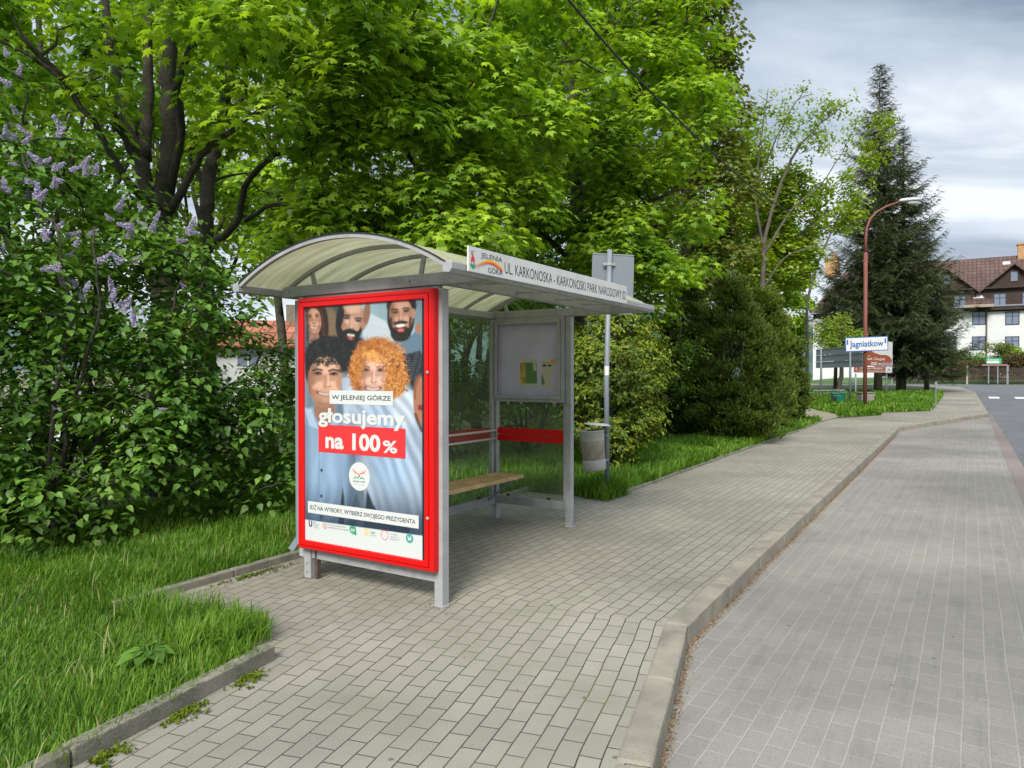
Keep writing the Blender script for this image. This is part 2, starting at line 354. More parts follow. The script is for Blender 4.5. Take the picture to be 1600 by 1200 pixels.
# ---------------------------------------------------------------- ground, paving, road
def sheet(name, polys, dz, m, uvf=None, kind='structure'):
    """flat sheets from polygons in street coordinates (a along the street, b to its left); uvf maps (a,b)->(u,v) per polygon"""
    V = []; F = []; UV = []
    for i, pl in enumerate(polys):
        v3 = [Vector((p[0], p[1], 0)) for p in pl]; t = tessellate_polygon([v3]); k = len(V)
        for p in pl:
            x, y = AB(*p[:2]); V.append((x, y, hgt(p[0]) + dz + (p[2] if len(p) > 2 else 0))); UV.append(uvf(p[0], p[1], i) if uvf else (p[0], p[1]))
        for q in t:
            a, b, c = (Vector(V[k + j]) for j in q)
            F.append(tuple(k + j for j in (q if (b - a).cross(c - a).z > 0 else (q[0], q[2], q[1]))))
    me = bpy.data.meshes.new(name); me.from_pydata(V, [], F); me.materials.append(m)
    ul = me.uv_layers.new(name='UVMap')
    for lp in me.loops: ul.data[lp.index].uv = UV[lp.vertex_index]
    o = bpy.data.objects.new(name, me); COL.objects.link(o); tag(o, kind=kind); return o


# street kerb line (a,b)
K_NEAR = [(-30, -3.7), (-8, -3.65), (-1.19, -2.02), (.5, -1.6)]
K_MID = [(.5, -1.6), (2.6, -1.55), (19, -1.32)]
K_FAR = [(19, -1.32), (20.6, -1.3), (28.3, -3.7), (48.4, -3.4), (58, -2.6), (61, -.6), (62.5, 3), (63, 30)]
KERB = K_NEAR + K_MID[1:] + K_FAR[1:]
BEND = math.atan2(.42, 1.69)      # near part of the footway is laid at this angle


def uv_side(a, b, i):
    if i == 0:
        c, s = math.cos(BEND), math.sin(BEND); a, b = a - .5, b + 1.6
        return (a * c + b * s + 3.03, -a * s + b * c)
    return (a, b + 1.6 - .012 * a)


L_EDGE_A = [(-30, -1.3), (-12, -1.2), (-8, -.97), (-2.45, -.02), (-1.256, .187)]
BAYP = [(-1.26, 1.78), (4.55, 2.0)]
L_EDGE_B = [(4.55, .80), (10.46, .92), (19, 1.03)]
L_EDGE_C = [(22.5, 1.06), (23.6, .9), (25.8, -.35), (27.3, -.25), (29.1, -1.85), (43.6, -1.85), (56, -1.0), (59, 1), (60.5, 5), (61, 30)]
sheet('sidewalk', [K_NEAR + [(.09, 1.83), BAYP[0], (-1.26, .187)] + L_EDGE_A[::-1][1:],
                   K_MID + L_EDGE_B[::-1] + [BAYP[1], (.09, 1.83)],
                   K_FAR + L_EDGE_C[::-1] + [(19, 1.03)]], 0, M['pave'], uv_side)
LOW = -.12
BAYR = -3.72
sheet('bus_bay', [[(-30, -3.8), (-8, -3.7), (-1.19, -2.02), (.5, -1.6), (2.6, -1.55), (19, -1.32), (19, BAYR), (-30, BAYR - .15)],
                  [(19, -1.32), (20.6, -1.3), (28.1, -3.6), (28.1, BAYR), (19, BAYR)]], LOW, M['bay'], lambda a, b, i: (a, b))
sheet('bus_bay_border', [[(-30, BAYR), (19, BAYR), (19, BAYR - .24), (-30, BAYR - .24)], [(19, BAYR), (28.3, BAYR), (30, BAYR - .1), (19, BAYR - .24)]], LOW + .004, M['red_pave'], lambda a, b, i: (b, a))
sheet('road', [[(-60, -3.5), (19, -3.5), (19, -10.5), (-60, -10.5)],
               [(19, -3.5), (28.3, -3.6), (48.4, -3.3), (58, -2.5), (61, -.5), (62.5, 3), (63, 40), (69.0, 40), (69, -14), (62, -11), (50, -10.5), (19, -10.5)]],
      LOW - .004, M['asphalt'])
sheet('crossing_marks', [[(43.4, b0), (45.6, b0), (45.6, b0 - .5), (43.4, b0 - .5)] for b0 in (-4.0, -5.2, -6.4, -7.6, -8.8)], LOW + .002, M['white_line'])

# base ground reaching the horizon: falls away to the left behind the trees
av = [-300, -60, -8, 0, 10, 19, 30, 45, 69, 72, 110, 200, 340, 900]
bv = [900, 200, 60, 30, 20, 14, 10, 4, -4, -11, -14, -60, -200, -900]
mb = MB()
def gnd_z(a, b):
    z = hgt(min(a, 110)) - .22
    if b > 13: z -= min(2.4, (b - 13) * .16)
    if a > 69.5 and b < 14: z += .25
    return z
for a in av:
    for b in bv: x, y = AB(a, b); mb.v.append((x, y, gnd_z(a, b)))
for i in range(len(av) - 1):
    for j in range(len(bv) - 1):
        k = i * len(bv) + j; mb.f.append((k, k + 1, k + 1 + len(bv), k + len(bv)))
g = mb.build('ground', M['field']); tag(g, kind='structure')

# lawns
GL = -.005
lawn = [[(-30, 13), (-30, -1.3), (-12, -1.2), (-8, -.97), (-2.45, -.02), (-1.30, .2), (-1.30, 1.83), (4.50, 2.05), (4.60, .82), (10.46, .94), (19, 1.05), (19, 13)],
        [(19, 13), (19, 1.05), (22.5, 1.08), (23.6, .95), (25.8, -.33), (27.3, -.23), (29.1, -1.83), (43.6, -1.83), (56, -1.0), (59, 1), (60.5, 5), (61, 13)]]
sheet('lawn_soil', lawn, .012, M['soil'])
sheet('bank', [[(-30, 13), (19, 13), (19, 17, -.9), (-30, 17, -.9)], [(19, 13), (61, 13), (61, 17, -.9), (19, 17, -.9)]], .012, M['soil'])
sheet('dirt_path', [[(21.9, 1.05), (23.9, .85), (25.6, 1.2), (28.4, 2.5), (30.4, 4.2), (29.6, 5.4), (27.2, 4.2), (24.8, 2.8), (22.8, 2.0)]], .02, M['dirt'])


def stones(name, line, w, h, z0, step, m, side=1, gap=.008, jit=.004, bevel=.012):
    """kerb made of butted stones along a line in (a,b); side=+1 puts the stone to the left (larger b)"""
    mb = MB(); P = [Vector(p) for p in line]
    segs = []
    for i in range(len(P) - 1):
        d = P[i + 1] - P[i]; n = max(1, round(d.length / step))
        for k in range(n): segs.append((P[i] + d * (k / n), P[i] + d * ((k + 1) / n)))
    dirs = [(q - p).normalized() for p, q in segs]
    for i, (p, q) in enumerate(segs):
        d = dirs[i]; nn = Vector((-d.y, d.x)) * side
        def mit(o):
            if o is None: return nn
            b = (nn + Vector((-o.y, o.x)) * side).normalized(); return b / max(.6, b.dot(nn))
        n0 = mit(dirs[i - 1] if i else None); n1 = mit(dirs[i + 1] if i < len(segs) - 1 else None)
        p2 = p + d * gap / 2; q2 = q - d * gap / 2; j = random.uniform(-jit, jit)
        v = []
        for zz in (0, 1):
            for c, nm in ((p2, n0), (q2, n1)):
                for s_ in (0, w):
                    c2 = c + nm * s_ + nn * random.uniform(-jit, jit) * .6; x, y = AB(*c2); v.append((x, y, hgt(c2.x) + (z0 if zz == 0 else h + j)))
        mb.add(v, [(0, 1, 3, 2), (4, 6, 7, 5), (0, 2, 6, 4), (3, 1, 5, 7), (1, 0, 4, 5), (2, 3, 7, 6)])
    o = mb.build(name, m, bevel=bevel); tag(o, kind='structure')
    bm_fix(o); return o


def bm_fix(o):
    import bmesh
    b = bmesh.new(); b.from_mesh(o.data); bmesh.ops.recalc_face_normals(b, faces=b.faces); b.to_mesh(o.data); b.free()


stones('street_kerb', KERB[1:], .15, .008, -.30, 1.0, M['kerb'], 1, bevel=.018)
stones('edging_kerb', L_EDGE_A[1:], .075, .075, -.2, .98, M['edging'], 1, jit=.007, bevel=.008)
stones('edging_kerb', [(-1.28, 1.78), (1.6, 1.89), (4.55, 2.0)], .075, .055, -.2, .98, M['edging'], 1, jit=.007, bevel=.008)
stones('edging_kerb', [(4.60, 2.0), (4.58, .80), (10.46, .92), (19, 1.03), (22.0, 1.06)], .075, .045, -.2, .98, M['edging'], 1, jit=.008, bevel=.008)
stones('edging_kerb', [(29.1, -1.85), (43.6, -1.85), (56, -1.0), (59, 1), (60.5, 5)], .08, .07, -.2, 1.0, M['edging'], 1)
stones('street_kerb', [(-60, -10.5), (50, -10.5), (62, -11), (69, -14)], .15, .02, -.3, 1.0, M['kerb'], -1)

# far hill, wooded
mb = MB(); na, nr = 90, 14
for j in range(nr):
    for i in range(na):
        az = R(-75 + 150 * i / (na - 1)); rr = 380 + 420 * j / (nr - 1)
        t = j / (nr - 1); prof = math.sin(min(1, t * 1.25) * math.pi / 2)
        hh = (30 + 34 * (.5 + .5 * math.sin(az * 2.7 + .6)) + 10 * math.sin(az * 9 + 1.3) + 3 * math.sin(az * 31)) * prof
        if math.degrees(az) > 30: hh *= max(.25, 1 - (math.degrees(az) - 30) / 12)
        mb.v.append((rr * math.sin(az), rr * math.cos(az), -3 + hh + random.uniform(-.6, .9) * 2 * t))
for j in range(nr - 1):
    for i in range(na - 1):
        k = j * na + i; mb.f.append((k, k + 1, k + 1 + na, k + na))
M['hill'] = mat('wooded hill', (.055, .10, .085), 1, var=.35, vs=.06, bump=.9, bs=.25)
tag(mb.build('hill', M['hill']), kind='structure')

# ---------------------------------------------------------------- text
def text_mesh(s, x0, x1, y0, y1, bold=0.0, shear=0.0):
    """lettering fitted into a rectangle of its plane; returns verts2d, faces"""
    c = bpy.data.curves.new('lettering', 'FONT'); c.body = s; c.size = 1; c.offset = bold; c.shear = shear; c.resolution_u = 3; c.fill_mode = 'FRONT'
    o = bpy.data.objects.new('lettering', c); COL.objects.link(o); bpy.context.view_layer.update()
    me = bpy.data.meshes.new_from_object(o.evaluated_get(bpy.context.evaluated_depsgraph_get()))
    v = [(p.co.x, p.co.y) for p in me.vertices]; f = [tuple(p.vertices) for p in me.polygons]
    bpy.data.objects.remove(o); bpy.data.meshes.remove(me); bpy.data.curves.remove(c)
    xs = [p[0] for p in v]; ys = [p[1] for p in v]; a, b, c_, d = min(xs), max(xs), min(ys), max(ys)
    return [(x0 + (p[0] - a) / (b - a) * (x1 - x0), y0 + (p[1] - c_) / (d - c_) * (y1 - y0)) for p in v], f


def flat(name, v2, f, place, m, parent):
    mb = MB(); mb.add([place(*p) for p in v2], f); return mb.build(name, m, parent)


# ---------------------------------------------------------------- bus shelter
SH = empty('bus_shelter', (P0[0], P0[1], 0), math.pi / 2 - TH, 'grey bus stop shelter with arched translucent roof and red framed election poster', 'bus shelter')
S = M['steel']
def sb(name, boxes, m=S, parent=SH, bevel=.004):
    mb = MB()
    for b in boxes: mb.box(*b)
    return mb.build(name, m, parent, bevel=bevel)


sb('post', [(-.03, .045, -.04, .03, 0, 2.20), (-.05, .065, -.055, .05, 0, .006)])
sb('post', [(-.03, .04, 1.27, 1.345, 0, .30)])
sb('post', [(-.02, .02, 1.205, 1.235, .0, .28)], M['rust'])
sb('post', [(-.03, .045, 1.345, 1.40, .16, 2.22)])
sb('post', [(2.765, 2.835, .435, .50, 0, 2.22), (2.77, 2.83, .502, .527, .262, 1.30), (2.74, 2.86, .41, .52, 0, .006)])
sb('post', [(2.765, 2.835, 1.375, 1.44, 0, 2.22), (2.70, 2.73, 1.385, 1.43, .26, 2.22), (2.74, 2.86, 1.35, 1.46, 0, .006)])
# rain pipe with kicked foot
mb = MB(); mb.bar((.02, 1.435, 2.2), (.02, 1.435, .30), .06, .06); mb.bar((.02, 1.435, .31), (-.02, 1.50, .20), .06, .05); mb.build('downpipe', M['steel_dark'], SH, bevel=.004)
# beams
sb('beam', [(-.03, .05, -.38, 1.61, 2.225, 2.31), (-.012, .03, 0.0, 1.34, 2.19, 2.223)])
sb('beam', [(2.76, 2.84, -.38, 1.61, 2.225, 2.31)])
sb('beam', [(.052, 2.757, -.035, .03, 2.232, 2.33)])
sb('beam', [(.052, 2.757, 1.385, 1.44, 2.232, 2.30)])
sb('beam', [(.047, 2.763, 1.385, 1.43, .16, .25)])
sb('beam', [(2.775, 2.825, .502, 1.373, .17, .258)])
sb('beam', [(-.02, .035, .032, 1.268, .16, .245)])
# eave gutters
def gutter(y, s):
    mb = MB(); prof = [(-.035, 0), (.02, -.005), (.04, .02), (.04, .06), (.025, .065), (-.03, .07)]
    pts = [(y + s * -p[0] * -1 if False else y - s * p[0], 2.235 + p[1]) for p in prof]
    for x in (-.44, 2.90): mb.v += [(x, p[0], p[1]) for p in pts]
    n = len(pts)
    for k in range(n): mb.f.append((k, (k + 1) % n, n + (k + 1) % n, n + k))
    mb.f.append(tuple(range(n - 1, -1, -1))); mb.f.append(tuple(range(n, 2 * n)))
    o = mb.build('gutter', S, SH, bevel=.004); bm_fix(o)
gutter(-.395, 1); gutter(1.625, -1)
# arched roof
YC, CH, SG = .605, .985, .27; RR = (CH * CH + SG * SG) / (2 * SG); ZC = 2.285 + SG - RR
def arcp(y, dr=0):
    w = math.asin(max(-1, min(1, (y - YC) / RR))); return (YC + (RR + dr) * math.sin(w), ZC + (RR + dr) * math.cos(w))
ARC_Y = [YC + CH * t for t in np.linspace(-1, 1, 29)]
M['roof'] = bpy.data.materials.new('dirty polycarbonate'); m = M['roof']; m.use_nodes = True; nt = m.node_tree; nt.nodes.clear(); N = nt_new(nt); L = nt.links.new
tc = N('ShaderNodeTexCoord'); mpn = N('ShaderNodeMapping'); mpn.inputs['Scale'].default_value = (9, 1.2, 1.2); L(tc.outputs['Object'], mpn.inputs[0])
n = N('ShaderNodeTexNoise'); n.inputs['Scale'].default_value = 1.6; n.inputs['Detail'].default_value = 7; L(mpn.outputs[0], n.inputs[0])
r = N('ShaderNodeValToRGB'); L(n.outputs[0], r.inputs[0]); r.color_ramp.elements[0].position = .32; r.color_ramp.elements[0].color = (.42, .42, .25, 1); r.color_ramp.elements[1].position = .66; r.color_ramp.elements[1].color = (.64, .64, .44, 1)
d = N('ShaderNodeBsdfDiffuse'); t = N('ShaderNodeBsdfTranslucent'); L(r.outputs[0], d.inputs[0]); L(r.outputs[0], t.inputs[0])
m1 = N('ShaderNodeMixShader'); m1.inputs[0].default_value = .42; L(d.outputs[0], m1.inputs[1]); L(t.outputs[0], m1.inputs[2])
gl = N('ShaderNodeBsdfGlossy'); gl.inputs['Roughness'].default_value = .25; m2 = N('ShaderNodeMixShader'); m2.inputs[0].default_value = .07; L(m1.outputs[0], m2.inputs[1]); L(gl.outputs[0], m2.inputs[2])
o = N('ShaderNodeOutputMaterial'); L(m2.outputs[0], o.inputs[0])
for xa, xb in ((-.42, .475), (.485, 1.40), (1.41, 2.345), (2.355, 2.88)):
    mb = MB()
    for y in ARC_Y:
        for x in (xa, xb): yy, zz = arcp(y, .004); mb.v.append((x, yy, zz))
    for i in range(len(ARC_Y) - 1): mb.f.append((2 * i, 2 * i + 1, 2 * i + 3, 2 * i + 2))
    mb.build('roof_panel', M['roof'], SH, smooth=True)
def arch(x0, x1, r0, r1, m=S):
    mb = MB(); n = len(ARC_Y)
    for y in ARC_Y:
        for x, rr in ((x0, r0), (x1, r0), (x1, r1), (x0, r1)): yy, zz = arcp(y, rr); mb.v.append((x, yy, zz))
    for i in range(n - 1):
        for k in range(4): mb.f.append((4 * i + k, 4 * i + (k + 1) % 4, 4 * i + 4 + (k + 1) % 4, 4 * i + 4 + k))
    mb.f += [(0, 1, 2, 3), tuple(4 * n - 4 + k for k in (3, 2, 1, 0))]
    o = mb.build('roof_arch', m, SH); bm_fix(o); return o
arch(-.435, -.40, -.018, .010); arch(2.865, 2.90, -.025, .012)
arch(-.442, -.43, .010, .017, M['black'])
for x in (0.0, .48, 1.405, 2.35, 2.80): arch(x - .014, x + .014, -.028, .0)
for x in (.01, 2.80):
    for y in (.18, 1.25): mb = MB(); mb.bar((x, y, 2.30), (x, y + (.04 if y > .5 else -.04), arcp(y)[1] - .02), .022, .03); mb.build('strut', S, SH)
# red poster case
def frame_boxes(xf, xb, y0, y1, z0, z1, w):
    return [(xf, xb, y0, y1, z0, z0 + w), (xf, xb, y0, y1, z1 - w, z1), (xf, xb, y0, y0 + w, z0 + w, z1 - w), (xf, xb, y1 - w, y1, z0 + w, z1 - w)]
def miter_frame(prof, y0, y1, z0, z1):
    """profile: list of (inset, x)"""
    mb = MB(); n = len(prof)
    for ins, x in prof:
        mb.v += [(x, y0 + ins, z0 + ins), (x, y1 - ins, z0 + ins), (x, y1 - ins, z1 - ins), (x, y0 + ins, z1 - ins)]
    for i in range(n - 1):
        for k in range(4): mb.f.append((4 * i + k, 4 * i + (k + 1) % 4, 4 * i + 4 + (k + 1) % 4, 4 * i + 4 + k))
    return mb
PC = miter_frame([(0, -.006), (0, -.085), (.012, -.100), (.028, -.100), (.030, -.092), (.034, -.092), (.036, -.104), (.066, -.104), (.072, -.098), (.074, -.082)], -.01, 1.338, .247, 2.196).build('poster_case', M['red_paint'], SH)
bm_fix(PC)
mb = MB(); mb.box(-.075, -.004, .0, 1.33, .255, 2.19); mb.build('case_back', S, PC)
mb = MB(); mb.box(-.0835, -.0765, .062, 1.30, .30, 2.145); mb.build('case_seal', M['black'], PC)
for y, z in ((.028, 1.62), (.028, .62)):
    mb = MB(); mb.lathe([(.011, 0), (.011, .006), (.006, .009), (0, .009)], n=12, M=Matrix.Rotation(-math.pi / 2, 4, 'Y'), c=(-.104, y, z)); mb.build('lock', S, PC, smooth=False)
PY0, PY1, PZ0, PZ1 = .09, 1.27, .313, 2.128
# printed poster: a dense grid whose colours are painted here (a flat photo print of people)
def poster():
    NU, NV = 280, 430
    u = (np.arange(NU) + .5) / NU; v = (np.arange(NV) + .5) / NV          # u to the right, v downwards
    U, V = np.meshgrid(u, v)
    # layout plane of the print, in drawing units
    src = np.array([[0, 0], [1, 0], [1, 1], [0, 1]], float)
    s1 = 4.614
    dst = np.array([[(472.5 - 440) * s1, (479 - 440) * s1], [(656.7 - 440) * s1, (468.5 - 440) * s1], [(659 - 440) * s1, (878 - 440) * s1], [(475 - 440) * s1, (842.6 - 440) * s1]])
    A = []; B = []
    for (a, b), (c, d) in zip(src, dst):
        A.append([a, b, 1, 0, 0, 0, -c * a, -c * b]); B.append(c); A.append([0, 0, 0, a, b, 1, -d * a, -d * b]); B.append(d)
    h = np.linalg.solve(np.array(A), np.array(B)); w = h[6] * U + h[7] * V + 1
    X = (h[0] * U + h[1] * V + h[2]) / w; Y = (h[3] * U + h[4] * V + h[5]) / w
    H = np.array([[h[0], h[1], h[2]], [h[3], h[4], h[5]], [h[6], h[7], 1]]); Hi = np.linalg.inv(H)
    C = np.zeros((NV, NU, 3)); C[:] = (.20, .27, .33)
    rg = np.random.default_rng(3)
    def sm(t): t = np.clip(t, 0, 1); return t * t * (3 - 2 * t)
    CLIP = [None]
    def blend(m, col):
        if CLIP[0] is not None: m = m * CLIP[0]
        C[:] = C * (1 - m[..., None]) + np.array(col) * m[..., None]
    def ell(cx, cy, rx, ry, col, rot=0, soft=.12, al=1):
        r = R(rot); dx = X - cx; dy = Y - cy; a = (dx * math.cos(r) + dy * math.sin(r)) / rx; b = (-dx * math.sin(r) + dy * math.cos(r)) / ry
        blend(sm((1 - np.sqrt(a * a + b * b)) / soft + .5) * al, col)
    def stroke(pts, w, col, al=1, soft=.5, w2=None):
        xs = [p[0] for p in pts]; ys = [p[1] for p in pts]
        mk = (X > min(xs) - w * 2) & (X < max(xs) + w * 2) & (Y > min(ys) - w * 2) & (Y < max(ys) + w * 2)
        if not mk.any(): return
        x = X[mk]; y = Y[mk]; dm = np.full(x.shape, 1e9)
        for (a, b), (c, d) in zip(pts[:-1], pts[1:]):
            L2 = (c - a) ** 2 + (d - b) ** 2 + 1e-6; t = np.clip(((x - a) * (c - a) + (y - b) * (d - b)) / L2, 0, 1)
            dm = np.minimum(dm, np.hypot(x - a - t * (c - a), y - b - t * (d - b)))
        m = sm((1 - dm / (w / 2)) / soft + .3) * al; C[mk] = C[mk] * (1 - m[:, None]) + np.array(col) * m[:, None]
    def poly(pts, col, soft=3, al=1):
        ins = np.zeros(X.shape, bool); n = len(pts); dm = np.full(X.shape, 1e9)
        for i in range(n):
            (a, b), (c, d) = pts[i], pts[(i + 1) % n]
            cond = ((b > Y) != (d > Y)); t = (c - a) * (Y - b) / ((d - b) if d != b else 1e-6) + a; ins ^= cond & (X < t)
            L2 = (c - a) ** 2 + (d - b) ** 2 + 1e-6; q = np.clip(((X - a) * (c - a) + (Y - b) * (d - b)) / L2, 0, 1); dm = np.minimum(dm, np.hypot(X - a - q * (c - a), Y - b - q * (d - b)))
        blend(sm(np.where(ins, .5 + dm / (2 * soft), .5 - dm / (2 * soft))) * al, col)
    def curls(cx, cy, rx, ry, n, cols, size, w, hole=None, al=.8):
        for _ in range(n):
            a = rg.uniform(0, 2 * math.pi); r = math.sqrt(rg.uniform(0, 1)); x = cx + rx * r * math.cos(a); y = cy + ry * r * math.sin(a)
            if hole and ((x - hole[0]) / hole[2]) ** 2 + ((y - hole[1]) / hole[3]) ** 2 < 1: continue
            p = []; t0 = rg.uniform(0, 6.3); k = rg.uniform(1.5, 3.5) * rg.choice([-1, 1])
            for t in range(6): p.append((x, y)); x += size * math.cos(t0 + k * t / 5); y += size * math.sin(t0 + k * t / 5)
            stroke(p, w, cols[rg.integers(len(cols))], al)
    # backdrop: blurred room
    for x0, c in ((170, (.10, .13, .16)), (300, (.22, .33, .42)), (370, (.05, .06, .07)), (620, (.38, .50, .58)), (700, (.30, .42, .45)), (960, (.50, .62, .70)), (1000, (.20, .26, .30))): ell(x0, 230, 60, 330, c, soft=.6, al=.9)
    ell(335, 330, 60, 150, (.23, .17, .10), soft=.5)
    # white shirt arm between the two bearded men
    poly([(575, 240), (640, 235), (740, 290), (800, 400), (790, 470), (600, 460), (575, 380)], (.55, .60, .64), 8)
    for k in range(9): stroke([(600 + 22 * k, 290 + 8 * k), (610 + 22 * k, 420)], 5, (.40, .46, .52), .6)
    ell(600, 235, 26, 90, (.30, .16, .10), 8, .4)
    def face(cx, cy, rx, ry, skin, tilt=0, eyes=None, brow=(.03, .02, .015), mouth=None, nose=None, bw=7, ey=.012):
        dk = tuple(c * q for c, q in zip(skin, (.50, .42, .38))); md = tuple(c * q for c, q in zip(skin, (.75, .68, .64))); lt = tuple(min(1, c * q) for c, q in zip(skin, (1.28, 1.34, 1.38)))
        # head outline: wide at the brow, narrowing to the chin
        r_ = R(tilt); ax_ = ((X - cx) * math.cos(r_) + (Y - cy) * math.sin(r_)) / rx; ay_ = (-(X - cx) * math.sin(r_) + (Y - cy) * math.cos(r_)) / ry
        wv = np.where(ay_ > 0, 1 - .26 * np.clip(ay_, 0, 1) ** 2, 1.0); hm = sm((1 - np.sqrt((ax_ / wv) ** 2 + np.abs(ay_) ** 2.3)) / .12 + .5); blend(hm, skin); CLIP[0] = hm
        for dx_, dy_, ax, ay, c_, al_ in ((-.86, .05, .40, 1.0, dk, .9), (-.55, .35, .34, .6, md, .6), (.90, .1, .26, .95, md, .8), (0, .98, .85, .26, dk, .75), (.10, -.58, .55, .30, lt, .7), (-.34, .16, .24, .17, lt, .75), (.44, .16, .24, .17, lt, .75), (.05, .74, .24, .10, lt, .5), (-.30, -.16, .32, .13, md, .7), (.34, -.16, .32, .13, md, .6)):
            ell(cx + dx_ * rx, cy + dy_ * ry, ax * rx, ay * ry, c_, tilt, 1.0, al_)
        if nose:
            nx, ny, nl = nose; stroke([(nx - rx * .15, ny - nl), (nx - rx * .13, ny - nl * .3), (nx - rx * .2, ny - 2)], rx * .13, md, .8, 1); stroke([(nx + rx * .03, ny - nl), (nx + rx * .04, ny - nl * .3), (nx + rx * .02, ny - 6)], rx * .12, lt, .8, 1)
            ell(nx, ny, rx * .22, ry * .06, md, tilt, .9, .8); ell(nx + 1, ny - 5, rx * .12, ry * .05, lt, tilt, .9, .8); ell(nx - rx * .13, ny + 4, 5, 3.4, (.07, .03, .02), 0, .8, .85); ell(nx + rx * .13, ny + 4, 5, 3.4, (.07, .03, .02), 0, .8, .85)
        for ex, eyy in eyes or []:
            ell(ex, eyy - ry * .02, rx * .27, ry * .085, dk, tilt, .9, .95); ell(ex, eyy + ry * .055, rx * .22, ry * .03, dk, tilt, .9, .45); ell(ex, eyy, rx * .17, ry * .030, (.40, .36, .33), tilt, .5, .8); ell(ex, eyy, rx * .10, ry * .048, (ey * .6, ey * .45, .006), 0, .5)
            stroke([(ex - rx * .20, eyy + 2), (ex - rx * .06, eyy - ry * .032), (ex + rx * .10, eyy - ry * .030), (ex + rx * .21, eyy + 4)], bw * .85, (.02, .010, .008), 1, .7)
            stroke([(ex - rx * .28, eyy - ry * .12), (ex - rx * .05, eyy - ry * .175), (ex + rx * .26, eyy - ry * .125)], bw * 1.35, brow, .95, .8)
        if mouth:
            mx_, my, mw, mh, rot = mouth; r_ = R(rot)
            def sp(t, o): x = mw * t; y = -mh * .7 * (t * t) * 1.0 + mh * .45 + o; return (mx_ + x * math.cos(r_) - y * math.sin(r_), my + x * math.sin(r_) + y * math.cos(r_))
            ts = [-1, -.6, -.2, .2, .6, 1]
            stroke([sp(t, 0) for t in ts], mh * 1.5, (.30, .07, .055), .9, .6); stroke([sp(t * .80, -mh * .10) for t in ts], mh * .75, (.66, .63, .58), .95, .6); stroke([sp(t * .7, mh * .65) for t in ts], mh * .55, (.55, .22, .18), .8, 1)
            for s_ in (-1, 1): stroke([sp(1.22 * s_, -mh * 1.5), sp(1.36 * s_, -mh * .2), sp(1.22 * s_, mh * .9)], 6, dk, .6, 1); ell(sp(1.6 * s_, -mh)[0], sp(1.6 * s_, -mh)[1], mw * .36, mh * 1.0, lt, 0, 1, .5)
        CLIP[0] = None
    # woman, upper left corner
    ell(285, 300, 42, 150, (.045, .018, .012), -4, .25); ell(215, 175, 70, 55, (.05, .02, .015), 0, .3)
    ell(225, 400, 34, 60, (.36, .20, .14), 0, .3)
    face(222, 285, 52, 100, (.50, .29, .20), -4, [(192, 248), (243, 245)], (.05, .02, .015), (222, 325, 28, 13, 8), (222, 292, 40), 5)
    for k in range(16): stroke([(268 + rg.uniform(-8, 12), 190), (290 + rg.uniform(-14, 14), 300), (300 + rg.uniform(-20, 20), 440)], 4, (.16, .06, .035) if k % 2 else (.03, .012, .01), .6)
    stroke([(170, 235), (178, 300), (176, 420)], 14, (.06, .025, .02), .9)
    # bearded man in the middle of the back row
    ell(480, 470, 120, 90, (.07, .06, .055), 0, .2); ell(478, 300, 100, 150, (.02, .014, .012), 4, .12)
    face(492, 262, 84, 128, (.55, .35, .26), 6, [(458, 262), (542, 284)], (.015, .01, .01), None, (492, 334, 60), 10)
    ell(410, 250, 26, 90, (.02, .014, .012), 8, .3); ell(578, 320, 14, 34, (.42, .24, .17), 0, .3); ell(500, 175, 66, 40, (.60, .42, .33), 0, .7, .7)
    ell(478, 400, 66, 62, (.018, .012, .01), 8, .22); ell(490, 362, 52, 16, (.02, .012, .01), 8, .4)
    ell(484, 398, 36, 27, (.22, .04, .035), 10, .2); ell(488, 384, 30, 9, (.80, .78, .74), 10, .35); ell(480, 408, 20, 14, (.62, .22, .20), 0, .4)
    curls(478, 415, 60, 46, 120, [(.01, .008, .008), (.05, .03, .02)], 3, 3, al=.6)
    # laughing man, upper right
    ell(915, 620, 100, 175, (.028, .034, .045), 0, .15); poly([(820, 470), (880, 440), (945, 370), (1005, 400), (1005, 500), (880, 530)], (.16, .24, .31), 6)
    for k in range(15): stroke([(860, 520 + 17 * k), (930, 525 + 17 * k), (1005, 518 + 17 * k)], 3.4, (.22, .24, .26), .7)
    ell(852, 175, 108, 90, (.022, .016, .013), 0, .15); ell(848, 265, 98, 165, (.025, .017, .014), -3, .1)
    face(850, 255, 84, 136, (.50, .30, .215), -3, [(806, 226), (886, 218)], (.02, .013, .01), None, (846, 280, 56), 9)
    ell(937, 235, 13, 36, (.45, .26, .18), 0, .3); ell(848, 380, 74, 58, (.02, .014, .011), -4, .25); ell(846, 302, 54, 14, (.03, .02, .015), -4, .5)
    stroke([(775, 270), (780, 330), (800, 385)], 20, (.025, .016, .012), .8); stroke([(918, 270), (914, 330), (895, 385)], 20, (.025, .016, .012), .8)
    ell(846, 338, 38, 34, (.20, .03, .025), -6, .15); ell(846, 322, 34, 11, (.82, .80, .76), -6, .3); ell(848, 356, 22, 13, (.60, .22, .18), 0, .4)
    curls(850, 395, 62, 36, 100, [(.01, .008, .008), (.07, .04, .025)], 3, 3, al=.6)
    ell(975, 345, 22, 40, (.40, .22, .15), 10, .3)
    # shirts of the front row
    poly([(150, 905), (215, 900), (260, 960), (330, 1000), (480, 930), (560, 930), (560, 1110), (575, 1400), (420, 1850), (150, 1850)], (.30, .42, .56), 8)
    poly([(420, 700), (480, 660), (540, 760), (620, 840), (780, 830), (850, 770), (930, 790), (960, 960), (1005, 1080), (1005, 1900), (620, 1850), (560, 1300), (440, 950)], (.42, .50, .60), 8)
